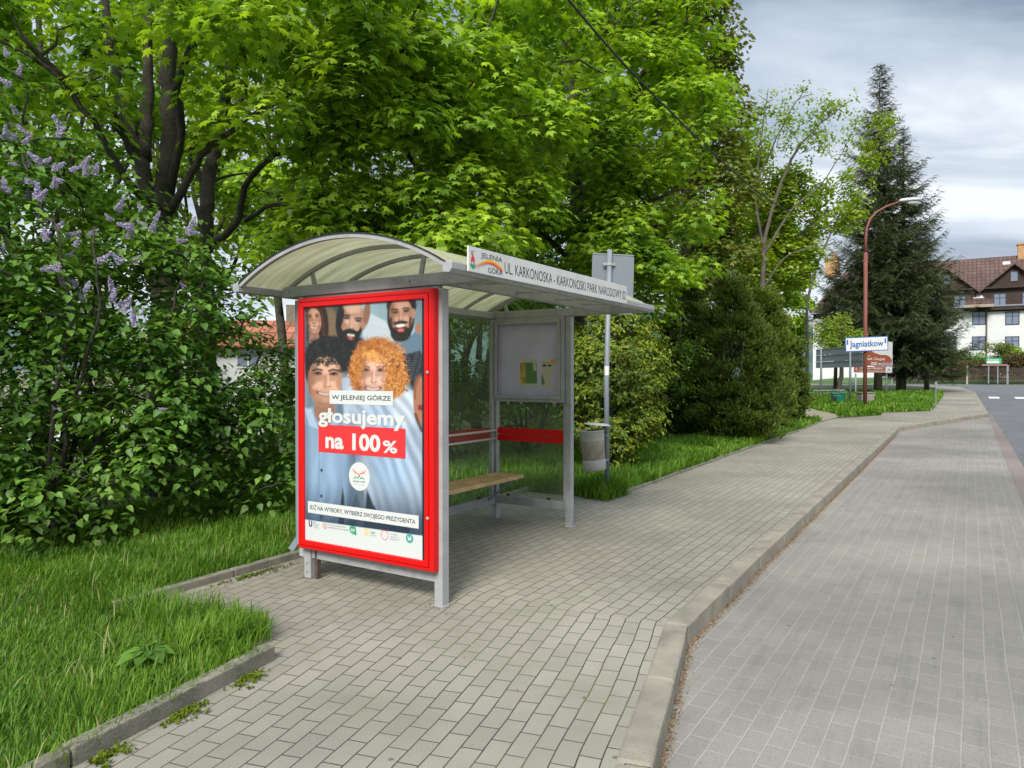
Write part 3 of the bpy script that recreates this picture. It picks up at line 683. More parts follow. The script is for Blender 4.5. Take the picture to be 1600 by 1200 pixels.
    ell(880, 900, 90, 160, (.60, .66, .74), -14, .6, .8); ell(470, 750, 40, 70, (.50, .58, .68), 0, .5, .8); ell(760, 1250, 140, 300, (.36, .50, .66), -12, .7, .7); ell(300, 1250, 120, 260, (.34, .46, .60), 0, .7, .6)
    def folds(mask, ang, sc, seed, amp):
        q = np.random.default_rng(seed); r_ = R(ang); A_ = (X * math.cos(r_) + Y * math.sin(r_)) / sc; B_ = (-X * math.sin(r_) + Y * math.cos(r_)) / sc; f = 0
        A_ = A_ + .55 * np.sin(B_ * .33 + seed) + .10 * np.sin(B_ * 1.1 + A_)
        for k_ in range(5): f = f + np.sin(A_ * q.uniform(1, 6) + q.uniform(0, 6.3) + .5 * np.sin(B_ * q.uniform(.3, .8) + q.uniform(0, 6.3))) / (1 + .3 * k_)
        f = np.sign(f) * np.abs(f) ** .8; C[:] = np.where(mask[..., None], C * np.clip(1 + amp * f[..., None], .35, 1.6), C)
    body = (C[..., 2] > C[..., 0] * 1.10) & (Y > 690)
    folds(body & (X < 520 + (Y - 1200) * .05), 8, 70, 4, .10); folds(body & (X >= 520 + (Y - 1200) * .05), -24, 60, 9, .13)
    sh_ = sm((X - 430) / 60) * sm((600 - X) / 90) * sm((Y - 900) / 200) * .45; C[:] = C * (1 - sh_[..., None]); sh_ = sm((230 - X) / 80) * .35 * sm((Y - 900) / 200); C[:] = C * (1 - sh_[..., None])
    stroke([(262, 1220), (262, 1700)], 4, (.16, .23, .33), .9)
    for y in (1355, 1540, 1690): ell(284 - 4, y, 8, 12, (.015, .02, .04), 0, .3)
    poly([(160, 905), (205, 915), (255, 1060), (190, 1030)], (.44, .55, .68), 4); poly([(215, 900), (300, 985), (345, 935), (350, 1010), (285, 1090)], (.36, .20, .14), 5)
    # dark gaps between the arms, darker foot of the picture
    poly([(432, 1480), (445, 1560), (450, 1900), (380, 1900), (415, 1620)], (.03, .035, .03), 8); poly([(610, 1500), (650, 1600), (700, 1680), (850, 1700), (920, 1750), (910, 1900), (575, 1900), (590, 1700)], (.025, .03, .035), 10)
    dk = sm((Y - 1380) / 460) * .93; C[:] = C * (1 - dk[..., None]) + np.array((.03, .055, .10)) * dk[..., None]
    # dark curly man in front
    ell(320, 540, 165, 150, (.012, .012, .014), -8, .15); ell(440, 520, 80, 120, (.012, .012, .014), 0, .2); ell(190, 620, 30, 110, (.014, .012, .012), 0, .3)
    ell(300, 920, 75, 90, (.36, .20, .14), 0, .3)
    face(302, 715, 122, 185, (.62, .38, .27), 3, [(250, 657), (365, 662)], (.018, .011, .008), (302, 803, 50, 17, 6), (322, 748, 72), 11)
    ell(300, 860, 70, 40, (.40, .23, .16), 0, .8, .4); stroke([(182, 640), (184, 720), (198, 800)], 12, (.25, .13, .09), .6)
    curls(322, 500, 150, 105, 460, [(.004, .004, .006), (.03, .028, .03), (.07, .065, .07), (.012, .011, .013)], 6, 5, (300, 700, 100, 125)); curls(440, 560, 56, 110, 150, [(.004, .004, .006), (.04, .036, .04)], 6, 5)
    curls(300, 575, 90, 26, 60, [(.01, .01, .01), (.03, .02, .018)], 6, 5)
    # woman with orange curls in front
    ell(675, 570, 175, 165, (.42, .15, .03), -8, .2); ell(745, 640, 130, 170, (.42, .15, .03), -12, .2); ell(555, 600, 70, 130, (.40, .14, .03), 8, .3); ell(560, 650, 80, 150, (.36, .13, .03), 0, .3); ell(800, 700, 90, 140, (.52, .20, .035), 0, .25)
    face(652, 690, 100, 168, (.66, .42, .33), 2, [(600, 638), (702, 640)], (.20, .08, .04), (648, 772, 50, 20, 2), (655, 722, 70), 7, ey=.03)
    curls(690, 530, 185, 120, 620, [(.62, .27, .07), (.44, .17, .04), (.76, .44, .17), (.30, .10, .02)], 7, 4.5, (655, 720, 86, 165)); curls(815, 680, 85, 165, 300, [(.66, .29, .07), (.40, .15, .03), (.80, .48, .20), (.22, .07, .02)], 8, 6)
    curls(525, 660, 42, 120, 150, [(.50, .19, .05), (.34, .11, .02), (.70, .34, .10)], 8, 5.5); curls(660, 545, 60, 40, 70, [(.80, .40, .10), (.90, .52, .16), (.5, .18, .03)], 8, 5)
    # sixth face cut by the right edge
    ell(985, 860, 45, 175, (.44, .22, .14), 0, .2); stroke([(985, 680), (955, 760), (950, 850)], 18, (.30, .10, .03), .8); ell(992, 915, 20, 22, (.25, .05, .04), 0, .3); stroke([(955, 960), (980, 1030), (1000, 1080)], 22, (.10, .05, .035), .8)
    K_ = (C + np.roll(C, 1, 0) + np.roll(C, -1, 0) + np.roll(C, 1, 1) + np.roll(C, -1, 1)) / 5; K_[0] = C[0]; K_[-1] = C[-1]; K_[:, 0] = C[:, 0]; K_[:, -1] = C[:, -1]; C[:] = K_
    C[:] = np.clip(C, 0, 1) ** 1.2 * .93; C += rg.normal(0, .010, C.shape[:2])[..., None]; C[:] = np.clip(C, 0, 1)
    # the white foot strip of the print
    yb = (1707 + (X - 160) / (1009 - 160) * (1838 - 1707)); mm = sm((Y - yb) / 4 + .5); blend(mm, (.58, .61, .59))
    # grid mesh
    V3 = np.zeros((NV, NU, 3)); V3[..., 0] = -.0865; V3[..., 1] = PY1 - U * (PY1 - PY0) * 1.0; V3[..., 2] = PZ1 - V * (PZ1 - PZ0)
    V3[:, 0, 1] = PY1; V3[:, -1, 1] = PY0; V3[0, :, 2] = PZ1; V3[-1, :, 2] = PZ0
    i, j = np.meshgrid(np.arange(NV - 1), np.arange(NU - 1), indexing='ij'); k = i * NU + j
    loops = np.stack([k, k + NU, k + NU + 1, k + 1], -1).reshape(-1); starts = np.arange(len(loops) // 4) * 4
    m = bpy.data.materials.new('printed poster'); m.use_nodes = True; p = m.node_tree.nodes['Principled BSDF']; p.inputs['Roughness'].default_value = .45
    at = m.node_tree.nodes.new('ShaderNodeVertexColor'); at.layer_name = 'print'; m.node_tree.links.new(at.outputs[0], p.inputs['Base Color'])
    o = np_mesh('poster', V3.reshape(-1, 3), loops, starts, m, PC)
    ca = o.data.color_attributes.new('print', 'FLOAT_COLOR', 'POINT'); ca.data.foreach_set('color', np.concatenate([C, np.ones((NV, NU, 1))], -1).astype(np.float32).ravel())
    tag(o, 'election poster photo of six smiling people in blue shirts')
    def inv(x, y):
        q = Hi @ np.array([x, y, 1.0]); return PY1 - q[0] / q[2] * (PY1 - PY0), PZ1 - q[1] / q[2] * (PZ1 - PZ0)
    return o, inv


PO, pinv = poster()
def c2(x, y): return pinv(x * 1.0766, 1107.4 + 1.0766 * y)
def c1(x, y): return pinv(x, y)
def prect(name, p, q, x, m, parent=PO):
    (ya, za), (yb, zb) = p, q; mb = MB(); mb.add([(x, ya, za), (x, yb, za), (x, yb, zb), (x, ya, zb)], [(0, 1, 2, 3)]); return mb.build(name, m, parent)
def ptext(s, p, q, x, m, bold=0, shear=0, name='lettering'):
    (ya, za), (yb, zb) = p, q; v, f = text_mesh(s, 0, 1, 0, 1, bold, shear)
    return flat(name, v, f, lambda a, b: (x, ya + (yb - ya) * a, zb + (za - zb) * b), m, PO)
M['print_white'] = mat('white print', (.62, .63, .61), .5); M['print_grey'] = mat('grey print', (.25, .27, .30), .5); M['print_red'] = mat('red print block', (.76, .025, .03), .5)
M['print_purple'] = mat('purple print', (.12, .04, .16), .5); M['print_teal'] = mat('teal print', (.05, .33, .30), .5); M['print_pink'] = mat('pink print', (.65, .25, .25), .5)
XP = -.0880
lab = lambda y0, y1, z0, z1, m, x=XP: prect('print_block', (y0, z1), (y1, z0), x, m)
lab(.991, .356, 1.385, 1.487, M['print_white'])
ptext('W JELENIEJ GÓRZE', (.966, 1.461), (.376, 1.408), XP - .0008, M['ink'], .012)
lab(1.113, .240, 1.014, 1.225, M['print_red'], XP - .0004)
ptext('głosujemy', (1.112, 1.352), (.238, 1.205), XP - .0016, M['print_white'], .03)
ptext('na 100', (1.035, 1.172), (.475, 1.045), XP - .0016, M['print_white'], .035)
ptext('%', (.452, 1.135), (.315, 1.045), XP - .0016, M['print_white'], .025)
# round emblem: antlers over green hills
cy, cz = c2(514, 275); mb = MB(); mb.add([(XP, cy + .105 * math.cos(t), cz + .105 * math.sin(t)) for t in np.linspace(0, 2 * math.pi, 40, endpoint=False)], [tuple(range(40))]); mb.build('print_block', M['print_white'], PO)
def pstroke(pts, w, m):
    mb = MB()
    for (a, b), (c, d) in zip(pts[:-1], pts[1:]):
        L_ = math.hypot(c - a, d - b); nx, ny = -(d - b) / L_ * w / 2, (c - a) / L_ * w / 2
        mb.add([(XP - .0008, cy - a + nx, cz + b - ny), (XP - .0008, cy - c + nx, cz + d - ny), (XP - .0008, cy - c - nx, cz + d + ny), (XP - .0008, cy - a - nx, cz + b + ny)], [(0, 1, 2, 3)])
    return mb.build('emblem', m, PO)
pstroke([(0, .005), (-.012, .022), (-.035, .024), (-.055, .034), (-.062, .052)], .006, M['print_red']); pstroke([(0, .005), (.012, .022), (.035, .024), (.055, .034), (.062, .052)], .006, M['print_red'])
pstroke([(-.035, .024), (-.038, .045)], .005, M['print_red']); pstroke([(.035, .024), (.038, .045)], .005, M['print_red'])
pstroke([(-.055, -.022), (-.035, -.002), (-.02, -.015), (0, .004), (.018, -.015), (.032, -.004), (.052, -.022)], .007, M['sign_green'])
ptext('JELENIA GÓRA', (cy + .062, cz - .030), (cy - .062, cz - .046), XP - .0008, M['ink'], .01)
ptext('miasto z energią', (cy + .05, cz - .056), (cy - .05, cz - .063), XP - .0008, M['print_grey'])
# slogan strip
lab(1.232, .122, .535, .625, M['print_white'])
ptext('IDŹ NA WYBORY, WYBIERZ SWOJEGO PREZYDENTA', (1.208, .607), (.150, .553), XP - .0008, M['ink'], .012)
# small emblems of the foot strip
ptext('U', (1.225, .476), (1.185, .425), XP, M['print_purple'], .06)
for i, s_ in enumerate(('UNIA', 'METROPOLII', 'POLSKICH', 'im. Pawła')): ptext(s_, (1.172, .470 - i * .013), (1.172 - .01 * len(s_) * .62, .462 - i * .013), XP, M['print_grey'])
mb = MB()
for r0 in (.018, .011):
    for k in range(20):
        t0, t1 = 2 * math.pi * k / 20, 2 * math.pi * (k + 1) / 20
        mb.add([(XP, 1.045 + r * math.cos(t), .450 + r * math.sin(t)) for r, t in ((r0, t0), (r0 + .004, t0), (r0 + .004, t1), (r0, t1))], [(0, 1, 2, 3)])
mb.build('emblem', M['print_pink'], PO)
ptext('ZWIĄZEK SAMORZĄDÓW', (1.015, .470), (.82, .458), XP, M['print_grey'], .01); ptext('WOJEWÓDZTWA POLSKIEGO', (1.015, .451), (.79, .438), XP, M['print_grey'], .01)
mb = MB(); mb.add([(XP, .752 - x_, .452 + y_) for x_, y_ in ((-.035, .02), (-.01, .033), (.03, .025), (.034, -.005), (.036, -.034), (.005, -.03), (-.025, -.02), (-.034, 0))], [tuple(range(8))]); mb.build('emblem', M['sign_green'], PO)
ptext('ZGP', (.775, .462), (.730, .442), XP - .0008, M['print_white'], .04)
mb = MB()
for dy_, dz_ in ((-.012, .014), (.012, .014), (-.012, -.014), (.012, -.014)):
    for k in range(16):
        t0, t1 = 2 * math.pi * k / 16, 2 * math.pi * (k + 1) / 16
        mb.add([(XP, .612 + dy_ + r * math.cos(t), .452 + dz_ + r * math.sin(t)) for r, t in ((.008, t0), (.012, t0), (.012, t1), (.008, t1))], [(0, 1, 2, 3)])
mb.build('emblem', M['sign_yellow'], PO)
ptext('ZMP', (.575, .462), (.53, .449), XP, M['print_grey'], .03); ptext('RAZEM', (.575, .440), (.52, .433), XP, M['print_grey'])
mb = MB(); pp_ = [(.475, .47), (.45, .488), (.41, .482), (.405, .455), (.412, .43), (.44, .418), (.468, .436)]
for (a, b), (c, d) in zip(pp_, pp_[1:] + pp_[:1]):
    L_ = math.hypot(c - a, d - b); nx, ny = -(d - b) / L_ * .0025, (c - a) / L_ * .0025
    a2, b2, c2_, d2 = a + (c - a) * .12, b + (d - b) * .12, a + (c - a) * .88, b + (d - b) * .88
    mb.add([(XP, a2 + nx, b2 + ny), (XP, c2_ + nx, d2 + ny), (XP, c2_ - nx, d2 - ny), (XP, a2 - nx, b2 - ny)], [(0, 1, 2, 3)])
mb.build('emblem', M['print_red'], PO)
for i, s_ in enumerate(('ZWIĄZEK', 'POWIATÓW', 'POLSKICH')): ptext(s_, (.385, .472 - i * .017), (.385 - .0105 * len(s_), .462 - i * .017), XP, M['print_grey'])
mb = MB(); mb.add([(XP, .205 + .034 * math.cos(t), .458 + .034 * math.sin(t)) for t in np.linspace(0, 2 * math.pi, 24, endpoint=False)], [tuple(range(24))]); mb.build('emblem', M['print_teal'], PO)
mb = MB(); mb.add([(XP - .0008, .205 + y_, .458 + z_) for y_, z_ in ((-.018, .022), (0, .0), (.018, .022), (.012, -.014), (-.012, -.014))], [(0, 1, 2, 3, 4)]); mb.build('emblem', M['print_white'], PO)
mb = MB(); mb.box(-.0935, -.0915, .082, 1.277, .305, 2.136); mb.build('pane', M['poster_glass'], PC)

# ---- route name board on the front eave
SBD = MB(); SBD.box(-.29, 2.175, -.452, -.440, 2.252, 2.412); SBD = SBD.build('name_board', M['sign_white'], SH, bevel=.002)
def btext(s, x0, x1, z0, z1, m, bold=0, name='lettering'):
    v, f = text_mesh(s, x0, x1, z0, z1, bold); return flat(name, v, f, lambda a, b: (a, -.4532, b), m, SBD)
btext('UL. KARKONOSKA - KARKONOSKI PARK NARODOWY 02', .125, 2.145, 2.288, 2.362, M['ink'], -.004)
btext('JELENIA', -.155, .095, 2.345, 2.388, M['ink'], .0); btext('GÓRA', -.075, .095, 2.268, 2.312, M['ink'], .0)
def wave(off, w, m, x):
    mb = MB(); n = 18
    for i in range(n + 1):
        t = i / n; xx = -.215 + .31 * t; z = 2.302 + .034 * math.sin((t - .12) * math.pi * 1.15) + off; ww = w * min(1, .15 + t * 1.4)
        mb.v += [(xx, x, z - ww / 2), (xx, x, z + ww / 2)]
    for i in range(n): mb.f.append((2 * i, 2 * i + 2, 2 * i + 3, 2 * i + 1))
    mb.build('emblem', m, SBD)
wave(.012, .015, M['sign_yellow'], -.4538); wave(.002, .014, M['sign_orange'], -.4544); wave(-.007, .008, M['sign_red'], -.4550)
def bpoly(pts, m, x=-.4538): mb = MB(); mb.add([(-.245 + a, x, 2.333 + b) for a, b in pts], [tuple(range(len(pts)))]); mb.build('emblem', m, SBD)
bpoly([(-.018, .005), (-.02, -.018), (-.012, -.03), (-.008, -.012), (.008, -.012), (.012, -.032), (.02, -.018), (.018, .012), (.006, .02), (0, .035), (-.016, .036), (-.018, .028), (-.008, .024), (-.012, .012)], M['sign_red'])
bpoly([(-.012, .036), (-.022, .05), (.022, .054), (.02, .050), (-.004, .046), (-.004, .036)], M['print_grey'], -.4541)
bpoly([(-.03, -.035), (-.022, -.028), (-.01, -.036), (0, -.028), (.01, -.036), (.022, -.028), (.03, -.035), (.02, -.052), (0, -.062), (-.02, -.052)], M['sign_green'])
for x in (.3, .95, 1.6, 2.1): mb = MB(); mb.bar((x, -.03, 2.26), (x, -.43, 2.245), .03, .012); mb.build('bracket', S, SH)

# ---- back wall: glass, red film, rails
for xa, xb in ((.06, 1.40), (1.42, 2.695)):
    mb = MB(); mb.box(xa, xb, 1.404, 1.411, .255, 2.228); gp = mb.build('glass_pane', M['glass'], SH)
    mb = MB(); mb.box(xa + .003, xb - .003, 1.4115, 1.4125, .872, 1.022); mb.build('red_film', M['red_paint'], gp)
sb('post', [(1.403, 1.417, 1.395, 1.42, .252, 2.23)])
for z in (.985, .895):
    mb = MB(); mb.tube([(.05, 1.372, z), (2.765, 1.372, z)], .0125, 10); mb.build('rail', M['sign_white'], SH, smooth=True)
sb('clamp', [(2.45, 2.50, 1.40, 1.42, .252, .275)], M['black']); sb('clamp', [(2.79, 2.81, .70, .74, .26, .278)], M['black']); sb('clamp', [(2.79, 2.81, 1.22, 1.26, .26, .278)], M['black'])
# ---- far panel
mb = MB(); mb.box(2.797, 2.804, .53, 1.372, .262, 1.298); gp = mb.build('glass_pane', M['glass'], SH)
mb = MB(); mb.box(2.794, 2.7955, .53, 1.40, .948, 1.016); mb.box(2.794, 2.7955, .53, 1.40, .872, .942); mb.build('red_film', M['red_paint'], gp)
IC = MB()
for b in frame_boxes(2.73, 2.80, .505, 1.405, 1.31, 2.222, .035): IC.box(*b)
IC = IC.build('notice_case', S, SH, bevel=.004)
mb = MB()
for b in frame_boxes(2.712, 2.729, .545, 1.368, 1.345, 2.19, .032): mb.box(*b)
mb.build('case_door', S, IC, bevel=.004)
mb = MB(); mb.box(2.775, 2.798, .545, 1.365, 1.347, 2.185); mb.build('backing_board', M['lilac_board'], IC)
mb = MB(); mb.box(2.720, 2.723, .58, 1.333, 1.38, 2.156); mb.build('pane', M['poster_glass'], IC)
mb = MB(); mb.lathe([(.010, 0), (.010, .006), (0, .007)], n=10, M=Matrix.Rotation(-math.pi / 2, 4, 'Y'), c=(2.712, .561, 1.78)); mb.build('lock', M['steel_dark'], IC)
M['paper'] = mat('sun bleached paper', (.50, .48, .36), .8, var=.08, vs=20); M['pgreen'] = mat('green notice print', (.10, .22, .07), .7, var=.15, vs=9); M['pyellow'] = mat('yellow notice print', (.50, .33, .08), .7, var=.45, vs=11)
def pap(name, pts, m, x, parent, lab_=None):
    mb = MB(); mb.add([(x, 1.333 - a, 1.38 + b) for a, b in pts], [tuple(range(len(pts)))]); o = mb.build(name, m, parent)
    if lab_: tag(o, lab_)
    return o
w_, h_ = .753, .776
n1_ = pap('paper_notice', [(.265, .095), (.485, .092), (.478, .395), (.262, .40)], M['paper'], 2.7735, IC, 'green and yellow printed notice')
pap('print_block', [(.265, .13), (.335, .13), (.333, .36), (.264, .36)], M['pyellow'], 2.7728, n1_); pap('print_block', [(.337, .13), (.482, .13), (.478, .36), (.335, .36)], M['pgreen'], 2.7726, n1_); pap('print_block', [(.44, .27), (.475, .27), (.475, .36), (.43, .36)], M['paper'], 2.7722, n1_)
n2_ = pap('paper_notice', [(.545, .085), (.725, .09), (.64, .15), (.72, .40), (.535, .395)], M['paper'], 2.7735, IC, 'torn paper notice with dark print')
pap('print_block', [(.55, .315), (.60, .315), (.60, .335), (.55, .335)], M['ink'], 2.7727, n2_); pap('print_block', [(.615, .315), (.66, .315), (.66, .335), (.615, .335)], M['ink'], 2.7727, n2_); pap('print_block', [(.538, .12), (.58, .12), (.57, .18), (.538, .24)], M['pgreen'], 2.7727, n2_)
pap('print_block', [(.66, .35), (.70, .352), (.705, .38), (.65, .38)], M['sign_orange'], 2.7727, n2_); pap('print_block', [(.55, .35), (.64, .352), (.64, .357), (.55, .355)], M['ink'], 2.7727, n2_)
# ---- bench
BN = MB()
for i in range(4): BN.box(1.38, 2.745, 1.0 + i * .0885, 1.083 + i * .0885, .478 + (i % 2) * .002, .52 + (i % 2) * .002)
BN.build('bench_seat', M['wood'], SH, bevel=.006)
def bolt(x, y, z, ax='X'):
    mb = MB(); mb.lathe([(.009, 0), (.009, .004), (.005, .007), (0, .007)], n=8, M=Matrix.Rotation(-math.pi / 2, 4, 'Y'), c=(x, y, z)); mb.build('bolt', M['steel_dark'], SH)
for z in (.06, .55, 1.0, 1.6, 2.12): bolt(2.765, .4675, z)
for z in (.05, .12): bolt(-.03, 1.307, z)
bolt(2.76, .62, 2.27); bolt(-.03, .25, 2.268); bolt(-.03, 1.5, 2.268)
for x in (1.5, 2.62): mb = MB(); mb.bar((x, 1.02, .468), (x, 1.39, .468), .03, .02); mb.bar((x, 1.08, .46), (x, 1.385, .22), .03, .02); mb.build('bench_bracket', M['steel_dark'], SH)
# ---------------------------------------------------------------- bus stop pole with sign plates seen from behind
px_, py_ = 1.245, 9.42
BS = empty('bus_stop_sign', (px_, py_, 0), 0, 'grey pole with two rounded sign plates seen from behind, beyond the shelter', 'bus stop sign')
mb = MB(); mb.tube([(0, 0, 0), (-.01, 0, 1.6), (.03, 0, 3.24)], .033, 14); mb.build('pole', M['steel_dark'], BS, smooth=True)
def plate(w, h, r=.05, t=.012):
    pts = []
    for cx, cz, a0 in ((w / 2 - r, h / 2 - r, 0), (-w / 2 + r, h / 2 - r, 90), (-w / 2 + r, -h / 2 + r, 180), (w / 2 - r, -h / 2 + r, 270)):
        for k in range(5): a = R(a0 + 22.5 * k); pts.append((cx + r * math.cos(a), cz + r * math.sin(a)))
    n = len(pts); mb = MB(); mb.v = [(p[0], -t / 2, p[1]) for p in pts] + [(p[0], t / 2, p[1]) for p in pts]
    mb.f = [tuple(range(n)), tuple(range(2 * n - 1, n - 1, -1))] + [((k + 1) % n, k, n + k, n + (k + 1) % n) for k in range(n)]; return mb
o = plate(.57, .78).build('sign_plate', M['panel_back'], BS); o.location = (.075, .055, 2.80); o.rotation_euler = (0, R(1.5), R(10)); bm_fix(o)
for z in (.385, -.385): mb = MB(); mb.box(-.28, .28, -.012, .0, z - .008, z + .008); mb.build('plate_rim', M['steel_dark'], o)
mb = MB()
for z in (2.55, 3.05): mb = MB(); mb.bar((-.06, -.03, z), (.10, .03, z), .02, .03); mb.tube([(.025, 0, z - .02), (.025, 0, z + .02)], .042, 12); mb.build('clamp', S, BS)
mb = MB(); mb.tube([(-.008, 0, 1.60), (-.006, 0, 1.72)], .0345, 14); mb.build('sticker', M['sign_white'], BS)
# litter bin on the pole
LB = empty('litter_bin', (1.07, 9.30, 0), 0, 'pale stained round litter bin with dished lid hanging on the bus stop pole', 'litter bin')
M['bin'] = mat('weathered bin paint', (.30, .265, .20), .75, var=.25, vs=10, dirt=(.26, .12, .03), ds=6.0); M['bin2'] = mat('bin rim paint', (.42, .41, .37), .65, var=.08, vs=10, dirt=(.33, .27, .2), ds=9)
tilt = Matrix.Rotation(R(-5), 4, 'Y'); c = (.0, 0, .38)
mb = MB(); mb.lathe([(.0, .01), (.135, .01), (.138, .02), (.152, .30), (.166, .50), (.158, .50), (.148, .32), (.13, .03)], c=c, n=28, M=tilt); body = mb.build('bin_body', M['bin'], LB, smooth=True)
for pr in ([(.141, 0), (.149, .012), (.151, .13), (.143, .135)], [(.158, .385), (.1665, .50), (.172, .506), (.171, .515), (.16, .51)]): mb = MB(); mb.lathe(pr, c=c, n=28, M=tilt); mb.build('bin_band', M['bin2'], LB, smooth=True)
mb = MB(); mb.lathe([(0, .022), (.06, .020), (.12, .014), (.168, .002), (.170, -.006), (.12, .0), (0, .008)], c=(.035, 0, .965), n=30, M=Matrix.Rotation(R(4), 4, 'Y')); mb.build('lid', M['sign_white'], LB, smooth=True)
mb = MB(); mb.bar((.12, .05, .965), (.185, .11, .975), .03, .02); mb.bar((.13, .04, .82), (.18, .1, .82), .05, .03); mb.bar((.12, .04, .5), (.17, .1, .5), .05, .03); mb.build('holder', M['steel_dark'], LB)

# ---------------------------------------------------------------- street lamp
lx, ly, lz = G(1351.7, 637)
SL = empty('street_lamp', (lx, ly, lz), 0, 'tall red brown street lamp with curved arm and pale lantern beside the spruces', 'street lamp')
M['lamp_red'] = mat('red oxide paint', (.20, .055, .04), .6, var=.12, vs=3, dirt=(.14, .06, .05), ds=2)
k = ly / FPX
def lp(px, py): return ((px - 800) * k - lx, 0, EYE + (586.46 - py) * k - lz)
mb = MB(); mb.tube([(0, 0, 0), lp(1351.5, 395)], .078, 12); mb.build('pole', M['lamp_red'], SL, smooth=True)
arm = [lp(1351.5, 397), lp(1351.5, 372), lp(1353, 357), lp(1358, 343), lp(1368, 332), lp(1384, 323), lp(1404, 316)]
mb = MB(); mb.tube(arm, [.062, .055, .05, .048, .046, .044, .042], 10); mb.build('arm', M['lamp_red'], SL, smooth=True)
h0 = lp(1403, 316); h1 = lp(1438, 314)
mb = MB(); n = 12; secs = [(0, .05, .05), (.08, .11, .09), (.35, .16, .12), (.7, .17, .12), (.93, .13, .09), (1, .04, .03)]
for t, wy, hz in secs:
    c = Vector(h0).lerp(Vector(h1), t)
    for q in range(n): a = 2 * math.pi * q / n; mb.v.append((c.x, c.y + wy * math.cos(a), c.z + hz * math.sin(a) * (1 if math.sin(a) > 0 else .55) + .03))
for i in range(len(secs) - 1):
    for q in range(n): mb.f.append((i * n + q, i * n + (q + 1) % n, (i + 1) * n + (q + 1) % n, (i + 1) * n + q))
mb.f += [tuple(range(n)), tuple((len(secs) - 1) * n + q for q in range(n - 1, -1, -1))]
lan = mb.build('lantern', mat('lamp housing', (.45, .48, .50), .4), SL, smooth=True)
mb = MB(); c0 = Vector(h0).lerp(Vector(h1), .25); mb.lathe([(.0, -.10), (.09, -.085), (.13, -.03), (.13, 0)], c=(0, 0, 0), n=16)
for i, v in enumerate(mb.v): mb.v[i] = ((h0[0] + h1[0]) / 2 + v[0] * 2.2 + .12, v[1], h0[2] - .02 + v[2])
mb.build('diffuser', mat('lamp diffuser', (.62, .63, .60), .25), lan, smooth=True)

# ---------------------------------------------------------------- signs at the green
def board(name, root, w, h, m, t=.03, loc=(0, 0, 0)):
    mb = MB(); mb.box(-w / 2, w / 2, 0, t, -h / 2, h / 2); o = mb.build(name, m, root); o.location = loc; return o
def on_board(b, s, x0, x1, z0, z1, m, bold=0, off=-.004):
    v, f = text_mesh(s, x0, x1, z0, z1, bold); return flat('lettering', v, f, lambda a, c: (a, off, c), m, b)
def block(b, x0, x1, z0, z1, m, off=-.003, name='print_block'):
    mb = MB(); mb.add([(x0, off, z0), (x1, off, z0), (x1, off, z1), (x0, off, z1)], [(0, 1, 2, 3)]); return mb.build(name, m, b)
# name sign on the lamp pole
y_ = ly - .16; kk = y_ / FPX; zc = EYE + (586.46 - 537.5) * kk
NS = empty('place_name_sign', (lx - .02, y_, zc), 0, 'white place name sign with blue border reading Jagniatkow on the lamp post', 'sign')
w = 69.5 * kk; hh = 22.5 * kk; NS.rotation_euler = (0, R(-2.4), R(4))
b = board('sign_plate', NS, w, hh, M['sign_blue'])
block(b, -w / 2 + .035, w / 2 - .035, -hh / 2 + .035, hh / 2 - .035, M['sign_white'])
on_board(b, 'Jagniatkow', -w * .40, w * .39, -hh * .32, hh * .24, M['sign_blue'], .022, -.006)
block(b, -w * .465, -w * .43, hh * .0, hh * .34, M['sign_blue'], -.006); block(b, w * .42, w * .455, hh * .0, hh * .34, M['sign_blue'], -.006)
mb = MB(); mb.bar((-.12, .06, .1), (.14, .06, .1), .06, .04); mb.bar((-.12, .06, -.1), (.14, .06, -.1), .06, .04); mb.build('bracket', S, NS)
# grey back of the big direction board
p1 = G(1283, 622.5); p2 = G(1328.5, 629)
A1 = Vector((p1[0], p1[1])); A2 = Vector((p2[0], p2[1])); d12 = (A2 - A1)
DB = empty('direction_board', (p1[0], p1[1], p1[2]), math.atan2(d12.y, d12.x), 'large grey direction board seen from behind on two steel posts', 'road sign')
Lp = d12.length; z0 = zat(575, p1[1]) - p1[2]; z1 = zat(545, p1[1]) - p1[2]
e1 = Lp * -.24; e2 = Lp * 1.34
n3 = 3
for i in range(n3):
    za = z0 + (z1 - z0) * i / n3; zb_ = z0 + (z1 - z0) * (i + 1) / n3 - .015
    mb = MB(); mb.box(e1, e2, .05, .08, za, zb_); mb.box(e1, e2, .02, .05, zb_ - .03, zb_ - .0); mb.build('sign_plate', M['panel_back'], DB)
for x in (0, Lp): mb = MB(); mb.tube([(x, 0, 0), (x, 0, z1 + .05)], .055, 10); mb.build('post', M['steel_dark'], DB, smooth=True)
# brown tourist signs
b1 = G(1337, 618.5); b2 = G(1385, 615.5)
B1 = Vector((b1[0], b1[1])); B2 = Vector((b2[0], b2[1])); dB = B2 - B1
TS = empty('tourist_sign', (b1[0], b1[1], b1[2]), math.atan2(dB.y, dB.x), 'brown and white tourist sign with parking symbol on two posts behind the lamp post', 'road sign')
LB_ = dB.length; ym = (b1[1] + b2[1]) / 2; zl = lambda py: zat(py, ym) - b1[2]
M['brown'] = mat('brown sign film', (.30, .060, .018), .5); M['sky_blue'] = mat('blue sign film light', (.03, .26, .62), .5)
for x, top in ((0, 584), (LB_, 534)): mb = MB(); mb.tube([(x, 0, -.3), (x, 0, zl(top))], .045, 10); mb.build('post', M['steel_dark'], TS, smooth=True)
sx = LB_ / 48.0
X_ = lambda px: (px - 1337) * sx
def tboard(x0, x1, y0, y1, m): mb = MB(); mb.box(X_(x0), X_(x1), -.10, -.06, zl(y1), zl(y0)); return mb.build('sign_plate', m, TS)
